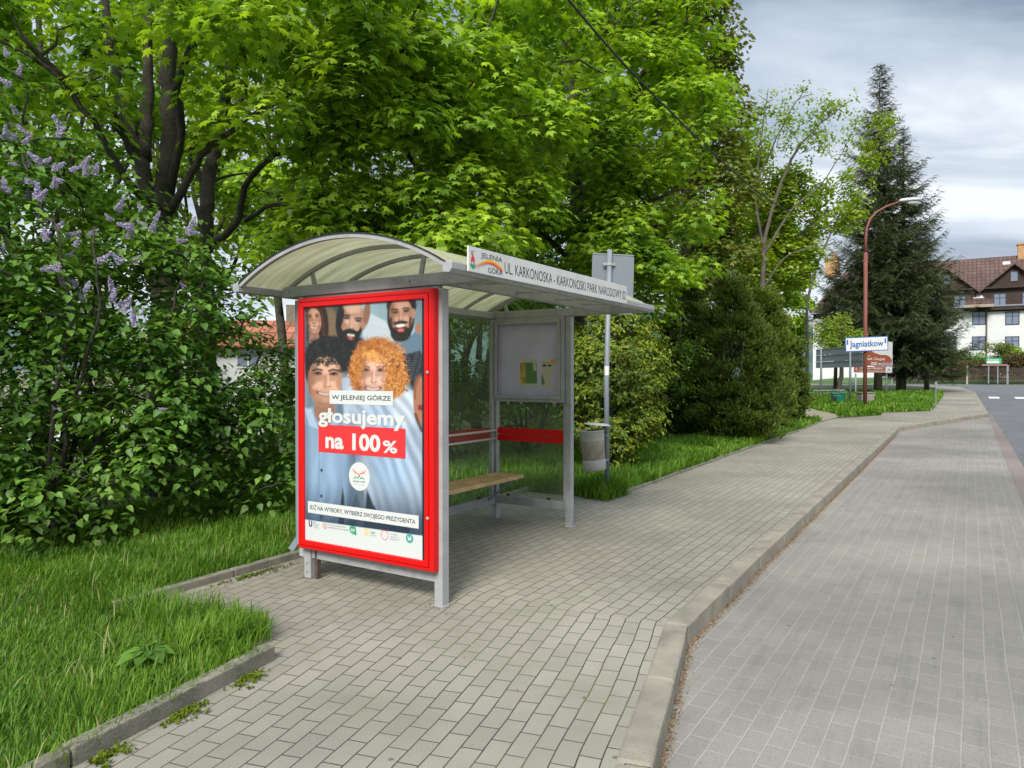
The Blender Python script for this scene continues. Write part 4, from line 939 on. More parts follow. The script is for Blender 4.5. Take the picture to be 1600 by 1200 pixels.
t1 = tboard(1341, 1392, 532.5, 572, M['sign_white'])
hill_pts = [(1342, 571.5), (1342, 556), (1346, 555), (1350, 551), (1352, 548), (1358, 548), (1362, 551), (1372, 554), (1382, 554), (1388, 557), (1391, 562), (1391, 571.5)]
mb = MB(); mb.add([(X_(a), -.104, zl(b_)) for a, b_ in hill_pts], [tuple(range(len(hill_pts)))]); mb.build('print_block', M['brown'], t1)
def ttext(s, x0, x1, y0, y1, m, p, bold=.02, off=-.109): v, f = text_mesh(s, X_(x0), X_(x1), zl(y1), zl(y0), bold); flat('lettering', v, f, lambda a, c: (a, off, c), m, p)
ttext('Zamek Chojnik', 1343, 1380, 558.5, 564, M['sign_white'], t1); ttext('300 m', 1357, 1374, 565.5, 570.5, M['sign_white'], t1)
mb = MB(); mb.add([(X_(a), -.108, zl(b_)) for a, b_ in ((1342, 565), (1348.5, 565), (1348.5, 571.8), (1342, 571.8))], [(3, 2, 1, 0)]); mb.build('print_block', M['sky_blue'], t1); ttext('P', 1343.6, 1347, 566.2, 570.8, M['sign_white'], t1, .05, -.112)
t2 = tboard(1331.5, 1391.5, 573, 582.3, M['sign_white'])
mb = MB(); mb.add([(X_(a), -.104, zl(b_)) for a, b_ in ((1332, 573.4), (1380.5, 573.4), (1380.5, 581.9), (1332, 581.9))], [(3, 2, 1, 0)]); mb.build('print_block', M['brown'], t2)
ttext('Muzeum Miejskie', 1341, 1376, 574, 577.5, M['sign_white'], t2); ttext('Dom Gerharta Hauptmanna', 1339, 1379, 578.3, 581.3, M['sign_white'], t2); ttext('↑', 1333.5, 1337, 574.5, 580.5, M['sign_white'], t2)
mb = MB(); mb.add([(X_(a), -.105, zl(b_)) for a, b_ in ((1382.5, 580), (1386, 575), (1389.5, 580), (1386, 578.4))], [(0, 3, 1), (3, 2, 1)]); mb.build('emblem', M['print_grey'], t2)
mb = MB()
for i in range(9):
    a = 1374 + i * 1.8; hgt_ = 3 + 3.0 * abs(math.sin(i * 2.1)); mb.add([(X_(a), -.110, zl(571)), (X_(a + 2.4), -.110, zl(571)), (X_(a + 1.8), -.110, zl(571 - hgt_)), (X_(a + .5), -.110, zl(571 - hgt_))], [(0, 1, 2, 3)])
mb.build('emblem', mat('grey violet print', (.35, .27, .30), .6), t1)
# green plastic bin
gx, gy, gz_ = G(1310, 631)
GB = empty('grit_bin', (gx, gy, gz_), R(-12), 'green plastic bin with dark opening standing in the grass beside the direction board posts', 'bin')
k_ = gy / FPX; gw, gh = 19 * k_, 19.5 * k_
M['green_plastic'] = mat('green plastic', (.005, .17, .115), .45)
mb = MB(); mb.add([(-gw * .42, -.2, 0), (gw * .42, -.2, 0), (gw * .42, .2, 0), (-gw * .42, .2, 0), (-gw / 2, -.24, gh * .8), (gw / 2, -.24, gh * .8), (gw / 2, .24, gh * .8), (-gw / 2, .24, gh * .8)],
       [(0, 3, 2, 1), (4, 5, 6, 7), (0, 1, 5, 4), (1, 2, 6, 5), (2, 3, 7, 6), (3, 0, 4, 7)]); mb.build('bin_body', M['green_plastic'], GB, bevel=.03)
mb = MB(); mb.box(-gw * .54, -gw * .1, -.27, .27, gh * .82, gh * .98); mb.box(gw * .12, gw * .54, -.27, .27, gh * .82, gh * .98); mb.box(-gw * .1, gw * .12, -.2, .27, gh * .82, gh * .90); mb.build('lid', M['green_plastic'], GB, bevel=.03)
mb = MB(); mb.box(-gw * .47, -gw * .2, -.262, -.24, gh * .38, gh * .68); mb.build('opening', M['black'], GB)
# concrete utility box
cx_, cy_, cz_ = G(1356.5, 634)
CB = empty('concrete_box', (cx_, cy_, cz_), R(5), 'low weathered grey concrete box on the grass right behind the lamp post', 'utility box')
cw = 21 * cy_ / FPX; chh = 22 * cy_ / FPX
mb = MB(); mb.box(-cw / 2, cw / 2, .0, .4, -.1, chh - .05); mb.build('box_body', mat('weathered concrete', (.22, .21, .18), .9, var=.2, vs=4), CB, bevel=.01)
mb = MB(); mb.box(-cw / 2 - .03, cw / 2 + .03, -.03, .43, chh - .047, chh); mb.build('lid', M['edging'], CB, bevel=.01)
# pipe railing
rx, ry, rz_ = G(1262, 624)
RL = empty('pipe_railing', (rx, ry, rz_), R(20), 'low grey pipe railing in the shade behind the direction board', 'railing')
mb = MB(); mb.tube([(-.9, 0, .0), (-.9, 0, .42), (-.8, 0, .52), (2.4, 0, .52), (2.5, 0, .42), (2.5, 0, 0)], .03, 8); mb.tube([(-3.6, .2, 0), (-3.6, .2, .42), (-3.5, .2, .52), (-1.2, .05, .52), (-1.1, .05, .42), (-1.1, .05, 0)], .03, 8)
for i in range(14): mb.tube([(-.7 + i * .22, 0, .1), (-.7 + i * .22, 0, .5)], .010, 5)
mb.tube([(-.88, 0, .1), (2.48, 0, .1)], .018, 6); mb.build('pipe_frame', S, RL, smooth=True)
# thin dark marker post at the footway
mx_, my_, mz_ = G(1462.5, 637)
mk = MB(); mk.tube([(0, 0, 0), (0, 0, 2.0 * .52)], .022, 8); mk.box(-.05, .05, -.012, .012, .92, 1.10); o = mk.build('marker_post', M['steel_dark'], loc=(mx_, my_, mz_)); tag(o, 'thin dark marker post at the edge of the grass before the road', 'post')
# overhead cable
cab = [(-1.2, 5.2, 6.35), (.6, 8, 5.77), (2.12, 10.4, 5.54), (4.65, 14.4, 5.45), (6.8, 17.8, 5.65), (11.0, 24.4, 6.35), (lx - .05, ly, 7.35)]
def catmull(P, n=6):
    P = [Vector(p) for p in P]; P = [P[0] * 2 - P[1]] + P + [P[-1] * 2 - P[-2]]; out = []
    for i in range(1, len(P) - 2):
        for k in range(n):
            t = k / n; a, b, c, d = P[i - 1:i + 3]; out.append(.5 * ((2 * b) + (c - a) * t + (2 * a - 5 * b + 4 * c - d) * t * t + (3 * b - 3 * c + d - a) * t ** 3))
    out.append(P[-2]); return out
mb = MB(); mb.tube(catmull([(-9, -6, 9.5)] + cab), .014, 8); o = mb.build('overhead_cable', M['black'], smooth=True); tag(o, 'black overhead cable sagging from upper left towards the street lamp', 'cable')

# ---------------------------------------------------------------- big white house with brown gables
HA, HZ = 89.5, 1.3
hx, hy = AB(HA, -2)
HO = empty('guest_house', (hx, hy, HZ), math.pi / 2 - TH - math.pi / 2, 'long white house with dark wooden gables and brown tiled roof beyond the fence', 'house')
# local axes: +x points to the right along the facade (-b), y away from the viewer (+a)
M['plaster'] = mat('white plaster', (.62, .625, .62), .9, var=.03, vs=.7, dirt=(.54, .54, .52), ds=.6)
M['timber'] = mat('dark brown boards', (.040, .021, .015), .8, var=.3, vs=2.5, bump=.4, bs=10)
M['winframe'] = mat('dark window frame', (.02, .03, .07), .5)
M['winglass'] = mat('window glass', (.16, .19, .26), .08, spec=.8)
def tilemat(name, c1, c2):
    m = bpy.data.materials.new(name); m.use_nodes = True; nt = m.node_tree; N = nt_new(nt); L = nt.links.new; p = nt.nodes['Principled BSDF']; p.inputs['Roughness'].default_value = .85
    tc = N('ShaderNodeTexCoord'); mp = N('ShaderNodeMapping'); L(tc.outputs['Object'], mp.inputs[0]); cb = N('ShaderNodeSeparateXYZ'); L(mp.outputs[0], cb.inputs[0]); c = N('ShaderNodeCombineXYZ'); L(cb.outputs[0], c.inputs[0]); L(cb.outputs[2], c.inputs[1])
    br = N('ShaderNodeTexBrick'); L(c.outputs[0], br.inputs[0]); br.offset = 0
    for k, v in (('Scale', 1), ('Mortar Size', .045), ('Mortar Smooth', .5), ('Brick Width', .42), ('Row Height', .42), ('Bias', 0)): br.inputs[k].default_value = v
    br.inputs['Color1'].default_value = (*c1, 1); br.inputs['Color2'].default_value = (*c2, 1); br.inputs['Mortar'].default_value = tuple(x * .45 for x in c1) + (1,)
    n = N('ShaderNodeTexNoise'); n.inputs['Scale'].default_value = .5; n.inputs['Detail'].default_value = 6; L(tc.outputs['Object'], n.inputs[0]); mr = N('ShaderNodeMapRange'); L(n.outputs[0], mr.inputs[0]); mr.inputs[1].default_value = .3; mr.inputs[2].default_value = .7; mr.inputs[3].default_value = .7; mr.inputs[4].default_value = 1.25
    mu = N('ShaderNodeMix', data_type='RGBA', blend_type='MULTIPLY'); mu.inputs[0].default_value = 1; L(br.outputs[0], mu.inputs[6]); L(mr.outputs[0], mu.inputs[7]); L(mu.outputs[2], p.inputs['Base Color'])
    b = N('ShaderNodeBump'); b.inputs['Strength'].default_value = .8; b.inputs['Distance'].default_value = .05; b.invert = True; L(br.outputs['Fac'], b.inputs['Height']); L(b.outputs[0], p.inputs['Normal']); return m
M['tiles'] = tilemat('brown roof tiles', (.125, .072, .058), (.095, .055, .046)); M['tiles_red'] = tilemat('red roof tiles', (.42, .15, .075), (.34, .11, .06))
XL, XR = -15.2, 26; WT = 8.7 - HZ; RZ = 15.2 - HZ; DP = 13
# shear correction: facade positions measured as x along facade for pixel columns
def hxpx(px, y=0.0):
    """x along the facade where a pixel column of the photograph meets it"""
    fx, fy = CA, -SA       # facade direction in world
    t = (px - 800) / FPX; ox, oy = hx + SA * y, hy + CA * y
    return (t * oy - ox) / (fx - t * fy)
XL = hxpx(1270)
mb = MB(); mb.box(XL, XR, 0, DP, -1.5, WT); HW = mb.build('wall', M['plaster'], HO)
mb = MB(); mb.add([(XL - .3, -.45, WT + .5), (XR, -.45, WT + .5), (XR, DP / 2, RZ), (XL + 3.0, DP / 2, RZ), (XL - .3, DP + .45, WT + .5), (XR, DP + .45, WT + .5),
                   (XL - .3, -.45, WT + .3), (XR, -.45, WT + .3), (XL - .3, DP + .45, WT + .3), (XR, DP + .45, WT + .3)],
                  [(0, 1, 2, 3), (5, 4, 3, 2), (4, 0, 3), (6, 7, 1, 0), (8, 6, 0, 4), (7, 9, 5, 2, 1), (7, 6, 8, 9)]); RF = mb.build('roof', M['tiles'], HO); bm_fix(RF)
mb = MB(); mb.box(XL + .02, XR, -.05, .0, WT - .25, WT + .35); mb.build('eave_board', M['timber'], HO)
mb = MB(); mb.box(XL - .3, XR, -.62, -.46, WT + .28, WT + .42); mb.build('gutter', M['steel_dark'], HO)
def window(parent, x, z, w, h, y, mull=True, fr=M['winframe'], gl=M['winglass']):
    mb = MB()
    for b in ((x - w / 2, x + w / 2, y - .05, y, z - h / 2, z - h / 2 + .08), (x - w / 2, x + w / 2, y - .05, y, z + h / 2 - .08, z + h / 2), (x - w / 2, x - w / 2 + .08, y - .05, y, z - h / 2 + .08, z + h / 2 - .08), (x + w / 2 - .08, x + w / 2, y - .05, y, z - h / 2 + .08, z + h / 2 - .08)): mb.box(*b)
    if mull: mb.box(x - .035, x + .035, y - .045, y, z - h / 2 + .08, z + h / 2 - .08); mb.box(x - w / 2 + .08, x + w / 2 - .08, y - .04, y, z + h * .14, z + h * .14 + .06)
    f = mb.build('window', fr, parent); mb = MB(); mb.box(x - w / 2 + .04, x + w / 2 - .04, y - .02, y - .002, z - h / 2 + .04, z + h / 2 - .04); mb.build('pane', gl, f); return f
def hz(py, px, y=0.0):
    x = hxpx(px, y); wy = hy + CA * y - SA * x; return EYE + (586.46 - py) / FPX * wy - HZ
for px in (1308, 1338, 1373, 1428, 1484, 1529, 1581):
    x = hxpx(px)
    for za, zb_ in ((487, 507.5), (525.5, 547)): window(HO, x, (hz(za, px) + hz(zb_, px)) / 2, 1.25, abs(hz(za, px) - hz(zb_, px)), -.003)
for px in (1620, 1650): window(HO, hxpx(px), hz(497, 1581), 1.25, 1.5, -.003); window(HO, hxpx(px), hz(536, 1581), 1.25, 1.5, -.003)
def gable(pxc, hw, zap, zev, y0=-.55):
    x = hxpx(pxc); run = 6.2
    mb = MB(); mb.box(x - hw + .35, x + hw - .35, y0, -.06, WT - .1, zev - .05)
    mb.add([(x - hw + .35, y0, zev - .05), (x + hw - .35, y0, zev - .05), (x, y0, zap - .25), (x - hw + .35, run, zev - .05), (x + hw - .35, run, zev - .05), (x, run, zap - .25)], [(0, 1, 2), (3, 5, 4), (0, 2, 5, 3), (1, 4, 5, 2)])
    gb = mb.build('gable', M['timber'], HO)
    mb = MB(); yb = run; yf = y0 - .55
    for s_ in (-1, 1):
        a = [(x + s_ * hw, yf, zev - .35), (x, yf, zap), (x, yb, zap), (x + s_ * hw, yb, zev - .35)]; mb.add(a + [(p[0], p[1], p[2] - .16) for p in a], [(0, 1, 2, 3), (7, 6, 5, 4), (0, 4, 5, 1), (1, 5, 6, 2), (2, 6, 7, 3), (3, 7, 4, 0)])
    o = mb.build('roof', M['tiles'], HO); bm_fix(o)
    mb = MB(); mb.box(x - hw + .4, x + hw - .4, y0 - .5, y0 - .003, zev - .12, zev + .06); mb.build('ledge', M['timber'], HO)
    window(gb, x, zev + (zap - zev) * .45, .75, 1.15, y0 - .003, False, M['timber'])
    for dx in (-1.25, 1.25): window(gb, x + dx, zev - 1.35, 1.15, 1.45, y0 - .003)
ZE = hz(449, 1583); ZA = hz(413, 1583)
for pxc in (1330, 1402, 1478, 1583): gable(pxc, 3.1, ZA, ZE)
gable(1700, 3.1, ZA, ZE)
# low skirt roof and skylight between the gables
xs0, xs1 = hxpx(1507), hxpx(1550)
mb = MB(); mb.add([(xs0, -1.3, WT + .45), (xs1, -1.3, WT + .45), (xs1, .8, WT + 2.5), (xs0, .8, WT + 2.5), (xs0, -1.3, WT + .25), (xs1, -1.3, WT + .25), (xs1, .8, WT + 1.9), (xs0, .8, WT + 1.9)], [(0, 1, 2, 3), (7, 6, 5, 4), (0, 4, 5, 1), (1, 5, 6, 2), (3, 2, 6, 7), (0, 3, 7, 4)]); o = mb.build('roof', M['tiles'], HO); bm_fix(o)
mb = MB(); mb.box(xs0 - .1, xs1 + .1, -1.5, -1.32, WT + .2, WT + .5); mb.build('gutter', mat('weathered gutter', (.30, .25, .18), .7), HO)
def skylight(px, z, w, h, y):
    x = hxpx(px, y); s_ = Vector((0, .70, .71)); up = Vector((0, -.71, .70)); c = Vector((x, y, z)) + up * .1; mb = MB()
    v = [c + Vector((i * w / 2, 0, 0)) + s_ * (j * h / 2) for i, j in ((-1, -1), (1, -1), (1, 1), (-1, 1))]; mb.add(v + [p - up * .25 for p in v], [(0, 1, 2, 3), (0, 4, 5, 1), (1, 5, 6, 2), (2, 6, 7, 3), (3, 7, 4, 0)]); mb.build('skylight', M['sign_white'], RF)
skylight(1528, WT + 1.55, 1.0, 1.0, -.2); skylight(1571, RZ - 1.0, .7, .5, 5.2)
mb = MB(); mb.tube([(hxpx(1541), -.15, -1), (hxpx(1541), -.15, WT + .2), (hxpx(1543), -1.35, WT + .45)], .07, 8); mb.build('downpipe', mat('brown pipe', (.12, .08, .06), .6), HO)
M['chimney'] = mat('chimney brick', (.42, .24, .11), .9, var=.2, vs=4)
for px, w in ((1300, 1.6), (1601, 1.5)):
    x = hxpx(px, DP / 2); mb = MB(); mb.box(x - w / 2, x + w / 2, DP / 2 - .6, DP / 2 + .4, RZ - 1, RZ + 1.1); mb.box(x - w / 2 - .1, x + w / 2 + .1, DP / 2 - .7, DP / 2 + .5, RZ + 1.1, RZ + 1.3)
    mb.lathe([(.22, 0), (.25, .5), (.1, .8), (0, .85)], c=(x + .2, DP / 2, RZ + 1.3), n=12); mb.build('chimney', M['chimney'], RF)
x = XL + .9; mb = MB(); mb.lathe([(0, .12), (.25, .08), (.45, 0)], n=20, M=Matrix.Rotation(R(75), 4, 'X'), c=(XL - .15, .35, hz(504, 1268))); mb.bar((XL - .15, .4, hz(504, 1268)), (XL + .05, .6, hz(508, 1268)), .05, .05); mb.build('satellite_dish', M['steel'], HO)
mb = MB(); bz = hz(527, 1262)
mb.box(XL - 1.6, XL - .003, .4, 4, bz - .15, bz)
for i in range(9): mb.bar((XL - 1.55 + i * .18, .45, bz), (XL - 1.55 + i * .18, .45, bz + .9), .03, .03)
mb.bar((XL - 1.6, .45, bz + .92), (XL - .0, .45, bz + .92), .06, .05); mb.build('balcony', M['timber'], HO)

# ---------------------------------------------------------------- fence in front of the house
fx0, fy0 = AB(70.2, 3)
FE = empty('slat_fence', (fx0, fy0, hgt(70)), -TH, 'dark brown vertical slat fence with pale posts across the road below the house', 'fence')
M['fence'] = mat('dark fence boards', (.05, .032, .024), .85, var=.35, vs=3); M['fpost'] = mat('pale fence post', (.33, .30, .25), .9)
mb = MB(); k_ = 0
while k_ * .13 < 34:
    h_ = 1.32 + random.uniform(-.05, .05); mb.box(k_ * .13, k_ * .13 + .10, 0, .02, .08, h_); k_ += 1
mb.box(0, 34, .022, .06, .35, .43); mb.box(0, 34, .022, .06, 1.0, 1.08); mb.build('slats', M['fence'], FE)
for i, xp in enumerate(np.arange(.1, 34, 2.9)): mb = MB(); mb.box(xp - .07, xp + .07, -.10, -.003, -.2, 1.5); mb.build('post', M['fpost'] if i % 3 else M['steel_dark'], FE)
# green board sign by the fence
sd_ = 60.2; sgx, sgy = xat(1552.5, sd_), sd_; sgz = gz(sgx, sgy); q = sd_ / FPX
GS = empty('green_sign', (sgx, sgy, sgz), R(-6), 'green and white sign board on two posts in front of the slat fence', 'sign')
ZG = lambda py: zat(py, sd_) - sgz
for x in (1545.5, 1559): mb = MB(); mb.tube([((x - 1552.5) * q, .05, 0), ((x - 1552.5) * q, .05, ZG(561))], .05, 8); mb.build('post', M['steel_dark'], GS)
mb = MB(); mb.box(-11.5 * q, 11.5 * q, -.02, .02, ZG(568.5), ZG(559.5)); gp = mb.build('sign_plate', M['sign_green'], GS)
mb = MB(); mb.box(-10.5 * q, 8 * q, -.026, -.021, ZG(567.5), ZG(564.3)); mb.build('print_block', M['sign_white'], gp)
v, f = text_mesh('Karkonosze', -9 * q, 7 * q, ZG(563.6), ZG(560.6), .02); flat('lettering', v, f, lambda a, c: (a, -.027, c), M['sign_white'], gp)
mb = MB(); mb.box(-17 * q, 20 * q, -.02, .02, ZG(571.5), ZG(569.2)); mb.build('sign_plate', mat('brown white board', (.28, .16, .13), .6), GS)

# ---------------------------------------------------------------- low red roofed house behind the lilac
d_ = 34; RHx, RHy = xat(395, d_), d_
RH = empty('red_roofed_house', (RHx, RHy, -2.6), R(8), 'low white house with red tiled roof half hidden behind the trees on the left', 'house')
zr = lambda py: zat(py, d_) + 2.6
mb = MB(); mb.box(-4.5, 9, 0, 7, 0, zr(541)); mb.build('wall', M['plaster'], RH)
mb = MB(); a_ = zr(540); r_ = zr(492); mb.add([(-5, -.5, a_), (9.5, -.5, a_), (9.5, 3.5, r_), (-5, 3.5, r_), (-5, 7.5, a_), (9.5, 7.5, a_), (-5, -.5, a_ - .15), (9.5, -.5, a_ - .15)], [(0, 1, 2, 3), (5, 4, 3, 2), (4, 0, 3), (1, 5, 2), (6, 7, 1, 0)]); rr_ = mb.build('roof', M['tiles_red'], RH); bm_fix(rr_)
mb = MB(); mb.box(1.0, 1.7, 3.2, 3.9, r_ - .5, r_ + .8); mb.build('chimney', M['edging'], rr_)
for x in (-2.6, -.2, 2.6, 5.2): window(RH, x, zr(556), 1.1, 1.2, -.003, True, M['sign_white'])
# small white annexe low behind the shrubs
AN = empty('white_outbuilding', (xat(60, 27), 27, -3.2), R(14), 'pale outbuilding glimpsed through the lilac at the far left', 'building')
mb = MB(); mb.box(-5, 3.4, 0, 5, 0, 4.1); mb.build('wall', M['plaster'], AN)
mb = MB(); mb.add([(-5.3, -.4, 4.1), (3.7, -.4, 4.1), (3.7, 5.4, 5.0), (-5.3, 5.4, 5.0), (-5.3, -.4, 3.95), (3.7, -.4, 3.95), (3.7, 5.4, 4.85), (-5.3, 5.4, 4.85)], [(0, 1, 2, 3), (7, 6, 5, 4), (0, 4, 5, 1), (1, 5, 6, 2), (2, 6, 7, 3), (3, 7, 4, 0)]); mb.build('roof', M['edging'], AN)
# ---------------------------------------------------------------- vegetation
MAPLE = np.array([(0, .0, 0), (.30, -.10, -.05), (.24, .08, .0), (.56, .22, -.10), (.34, .32, .01), (.52, .66, -.08), (.20, .55, .02), (0, 1.0, -.10), (-.20, .55, .02), (-.52, .66, -.08), (-.34, .32, .01), (-.56, .22, -.10), (-.24, .08, .0), (-.30, -.10, -.05), (0, .30, .05)])
MAPLE_F = [(14, i, i + 1) for i in range(13)] + [(14, 13, 0)]
HEART = np.array([(0, 0, 0), (.26, .02, .07), (.40, .30, .10), (.24, .70, .05), (0, 1.08, -.06), (-.24, .70, .05), (-.40, .30, .10), (-.26, .02, .07), (0, .5, -.02)])
HEART_F = [(0, 1, 2, 8), (8, 2, 3, 4), (0, 8, 6, 7), (8, 4, 5, 6)]
OVAL = np.array([(0, 0, 0), (.26, .45, .06), (0, 1, -.04), (-.26, .45, .06)])
OVAL_F = [(0, 1, 2), (0, 2, 3)]
# spray of several small leaves for far crowns
def spray(n, seed, w=.5):
    g = np.random.default_rng(seed); V = []; F = []
    for i in range(n):
        c = g.normal(0, w, 3) * (1, 1, .45); a = g.uniform(0, 6.28); s_ = g.uniform(.35, .6); d = np.array([math.cos(a), math.sin(a), g.uniform(-.5, .2)]); e_ = np.array([-d[1], d[0], g.uniform(-.4, .4)])
        k = len(V); V += [c, c + d * s_ * .5 + e_ * s_ * .34, c + d * s_, c + d * s_ * .5 - e_ * s_ * .34]; F.append((k, k + 1, k + 2, k + 3))
    return np.array(V), F
# soft conifer tuft: short upswept blades
def tuft(n, seed, spread=.5, wd=.11):
    g = np.random.default_rng(seed); V = []; F = []
    for i in range(n):
        a = g.uniform(0, 6.28); t = g.uniform(.1, 1) * spread; d = np.array([math.cos(a) * t, math.sin(a) * t, 1.0]); d = d / np.linalg.norm(d) * g.uniform(.6, 1); e_ = np.array([-math.sin(a), math.cos(a), 0]) * wd
        k = len(V); V += [-e_ * .5 + d * .05, e_ * .5 + d * .05, d * .6 + e_ * .7, d, d * .6 - e_ * .7]; F.append((k, k + 1, k + 2, k + 3, k + 4))
    return np.array(V), F
# hanging spruce spray: a spine with side twigs, lying in the xy plane, drooping at the end
def spruce_spray(seed):
    g = np.random.default_rng(seed); V = []; F = []
    for i in range(8):
        y = .08 + .115 * i
        for s_ in (-1, 1):
            l = (.30 - .024 * i) * g.uniform(.7, 1.1); k = len(V); z = -.20 * y * y
            V += [(0, y - .035, z), (s_ * l, y + .12, z - g.uniform(.02, .16)), (0, y + .045, z)]; F.append((k, k + 1, k + 2))
    k = len(V); V += [(-.035, 0, 0), (.035, 0, 0), (0, 1.05, -.24)]; F.append((k, k + 1, k + 2))
    return np.array(V, float), F

LM = {}
LM['maple'] = leafmat('maple leaves', [(.10, .18, .014), (.18, .31, .02), (.27, .43, .03), (.38, .54, .05)], .50, .5, .03)
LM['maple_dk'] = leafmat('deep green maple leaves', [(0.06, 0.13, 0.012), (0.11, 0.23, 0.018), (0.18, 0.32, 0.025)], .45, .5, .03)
LM['olive'] = leafmat('olive green leaves', [(0.065, 0.1013, 0.011), (0.1105, 0.1688, 0.0165), (0.169, 0.2093, 0.022), (0.195, 0.162, 0.022)], .38, .5, .04)
LM['lime'] = leafmat('young lime leaves', [(0.132, 0.22, 0.015), (0.22, 0.33, 0.02), (0.308, 0.396, 0.03)], .5, .5, .03)
LM['lilac'] = leafmat('lilac leaves', [(0.05, 0.12, 0.014), (0.085, 0.19, 0.022), (0.13, 0.26, 0.034), (0.18, 0.33, 0.05)], .34, .5, .03)
LM['shrub'] = leafmat('shrub leaves', [(0.06, 0.11, 0.014), (0.11, 0.19, 0.02), (0.17, 0.27, 0.028)], .35, .45, .04)
LM['yew'] = leafmat('yew needles', [(.030, .066, .014), (.058, .108, .018), (.11, .17, .022), (.20, .25, .03)], .2, .5, .03)
LM['yew_sunlit'] = leafmat('sunlit yew tips', [(0.045, 0.09, 0.012), (0.09, 0.15, 0.016), (0.15, 0.21, 0.022), (0.22, 0.27, 0.03)], .2, .5, .03)  # lighter copy of the yew colour: light on the row's right side painted in
LM['gold'] = leafmat('golden evergreen leaves', [(.045, .10, .012), (.08, .15, .014), (.13, .20, .016), (.20, .26, .02), (.42, .40, .03)], .25, .5, .02)
LM['spruce'] = leafmat('spruce needles', [(.038, .056, .024), (.062, .084, .032), (.10, .12, .042)], .15, .5, .03)
LM['grass'] = leafmat('grass blades', [(0.045, 0.12, 0.01), (0.085, 0.19, 0.014), (0.13, 0.26, 0.02), (0.19, 0.31, 0.05)], .42, .6, .012)
LM['flower'] = leafmat('lilac flowers', [(.36, .31, .47), (.50, .44, .60), (.62, .56, .72)], .3, .6, .0, (1, 1, 1))
LM['dandelion'] = leafmat('dandelion flowers', [(.75, .55, .02), (.85, .66, .03)], .2, .6, 0, (1, 1, 1))
M['bark'] = mat('dark bark', (.055, .046, .036), .95, var=.4, vs=7, bump=1, bs=22, dirt=(.06, .065, .04), ds=3)
M['bark_lt'] = mat('grey brown bark', (.10, .085, .065), .95, var=.35, vs=5, bump=1, bs=18)


def leaves_obj(name, P, Nn, T, size, tmpl, m, parent):
    V, l, s_ = instance(tmpl[0], tmpl[1], P, frames(Nn, T, size)); return np_mesh(name, V, l, s_, m, parent)


def in_ell(n, c, r, g, hollow=0.0):
    d = unit(g.normal(size=(n, 3))); q = (hollow + (1 - hollow) * g.random(n)) ** (1 / 3); return np.array(c) + d * q[:, None] * np.array(r)


def clump_leaves(C, CR, per, g, flat_=.42, droop=.55, out=None):
    """leaves in flattened, drooping clumps around the twig ends C"""
    n = len(C) * per; idx = np.repeat(np.arange(len(C)), per); d = unit(g.normal(size=(n, 3))); q = g.random(n) ** .45
    off = d * q[:, None] * CR[idx][:, None]; off[:, 2] *= flat_; rr = np.hypot(off[:, 0], off[:, 1]); off[:, 2] -= droop * rr ** 2 / (CR[idx] + .01)
    P = C[idx] + off
    o2 = np.c_[off[:, :2], np.zeros(n)] / (CR[idx][:, None] + .01)
    Nn = unit(np.array([0, 0, .85]) + o2 * .75 + g.normal(0, .28, (n, 3))); T = unit(o2 * 1.2 + np.array([0, 0, -.55]) + g.normal(0, .45, (n, 3)))
    return P, Nn, T


def grow(mb, skel, C, g, r_tip=.008, wig=.12, rmax=.07, n=5, sag=.0):
    """connect twig ends to the nearest node of the skeleton with curved branches"""
    nodes = [Vector(p) for p in skel]; base = len(nodes)
    order = np.argsort([min((Vector(c) - p).length for p in nodes[:base]) for c in C])
    for i in order:
        c = Vector(C[i]); best = min(nodes, key=lambda p: (p - c).length + max(0, p.z - c.z) * .8)
        L_ = (best - c).length
        if L_ < .1: continue
        pts = [best]; r0 = min(rmax, .008 + .014 * L_)
        for k in (1, 2, 3):
            t = k / 4; p = best.lerp(c, t); w = wig * L_ * math.sin(t * math.pi); pts.append(p + Vector((g.normal() * w * .6, g.normal() * w * .6, abs(g.normal()) * w * .7 + sag * L_ * math.sin(t * math.pi))))
        pts.append(c); mb.tube(pts, [r0 * (1 - .2 * k) + r_tip * .2 * k for k in range(5)], n, cap=False); nodes += pts[1:]


def limb(mb, pts, r0, r1, n=9, wob=.03):
    P = catmull(pts, 5); m = len(P); rr = [r0 + (r1 - r0) * (k / (m - 1)) ** .8 for k in range(m)]
    P = [p + Vector((random.uniform(-wob, wob), random.uniform(-wob, wob), 0)) * min(1, k / 4) for k, p in enumerate(P)]
    mb.tube(P, rr, n); return P


def tree(name, loc, label, group, limbs, blobs, per, leaf, size, lm, bark=None, seed=1, nclump=None, crr=(.45, .8), cat='tree', flat_=.42, droop=.55, tmpl=(MAPLE, MAPLE_F), grow_n=5, sag=.05, wig=.12, rmax=.07):
    """limbs: list of (points, r0, r1) in world metres; blobs: list of (centre, radii, number of clumps)"""
    g = np.random.default_rng(seed); root = empty(name, loc, 0, label, cat, group); O = Vector(loc)
    mb = MB(); sk = []
    for pts, r0, r1 in limbs: P = limb(mb, [Vector(p) - O for p in pts], r0, r1); sk += P[3:]
    C = np.concatenate([in_ell(n, c, r, g, .35) for c, r, n in blobs]) - np.array(O)
    grow(mb, sk, C, g, n=grow_n, sag=sag, wig=wig, rmax=rmax); mb.build('trunk', bark or M['bark'], root, smooth=True)
    CR = g.uniform(crr[0], crr[1], len(C)); P, Nn, T = clump_leaves(C, CR, per, g, flat_, droop)
    sz = g.uniform(size * .65, size * 1.2, len(P)); leaves_obj('crown', P, Nn, T, sz, tmpl, lm, root); return root


GRP = 'maples behind the bus stop'
Z = -.4
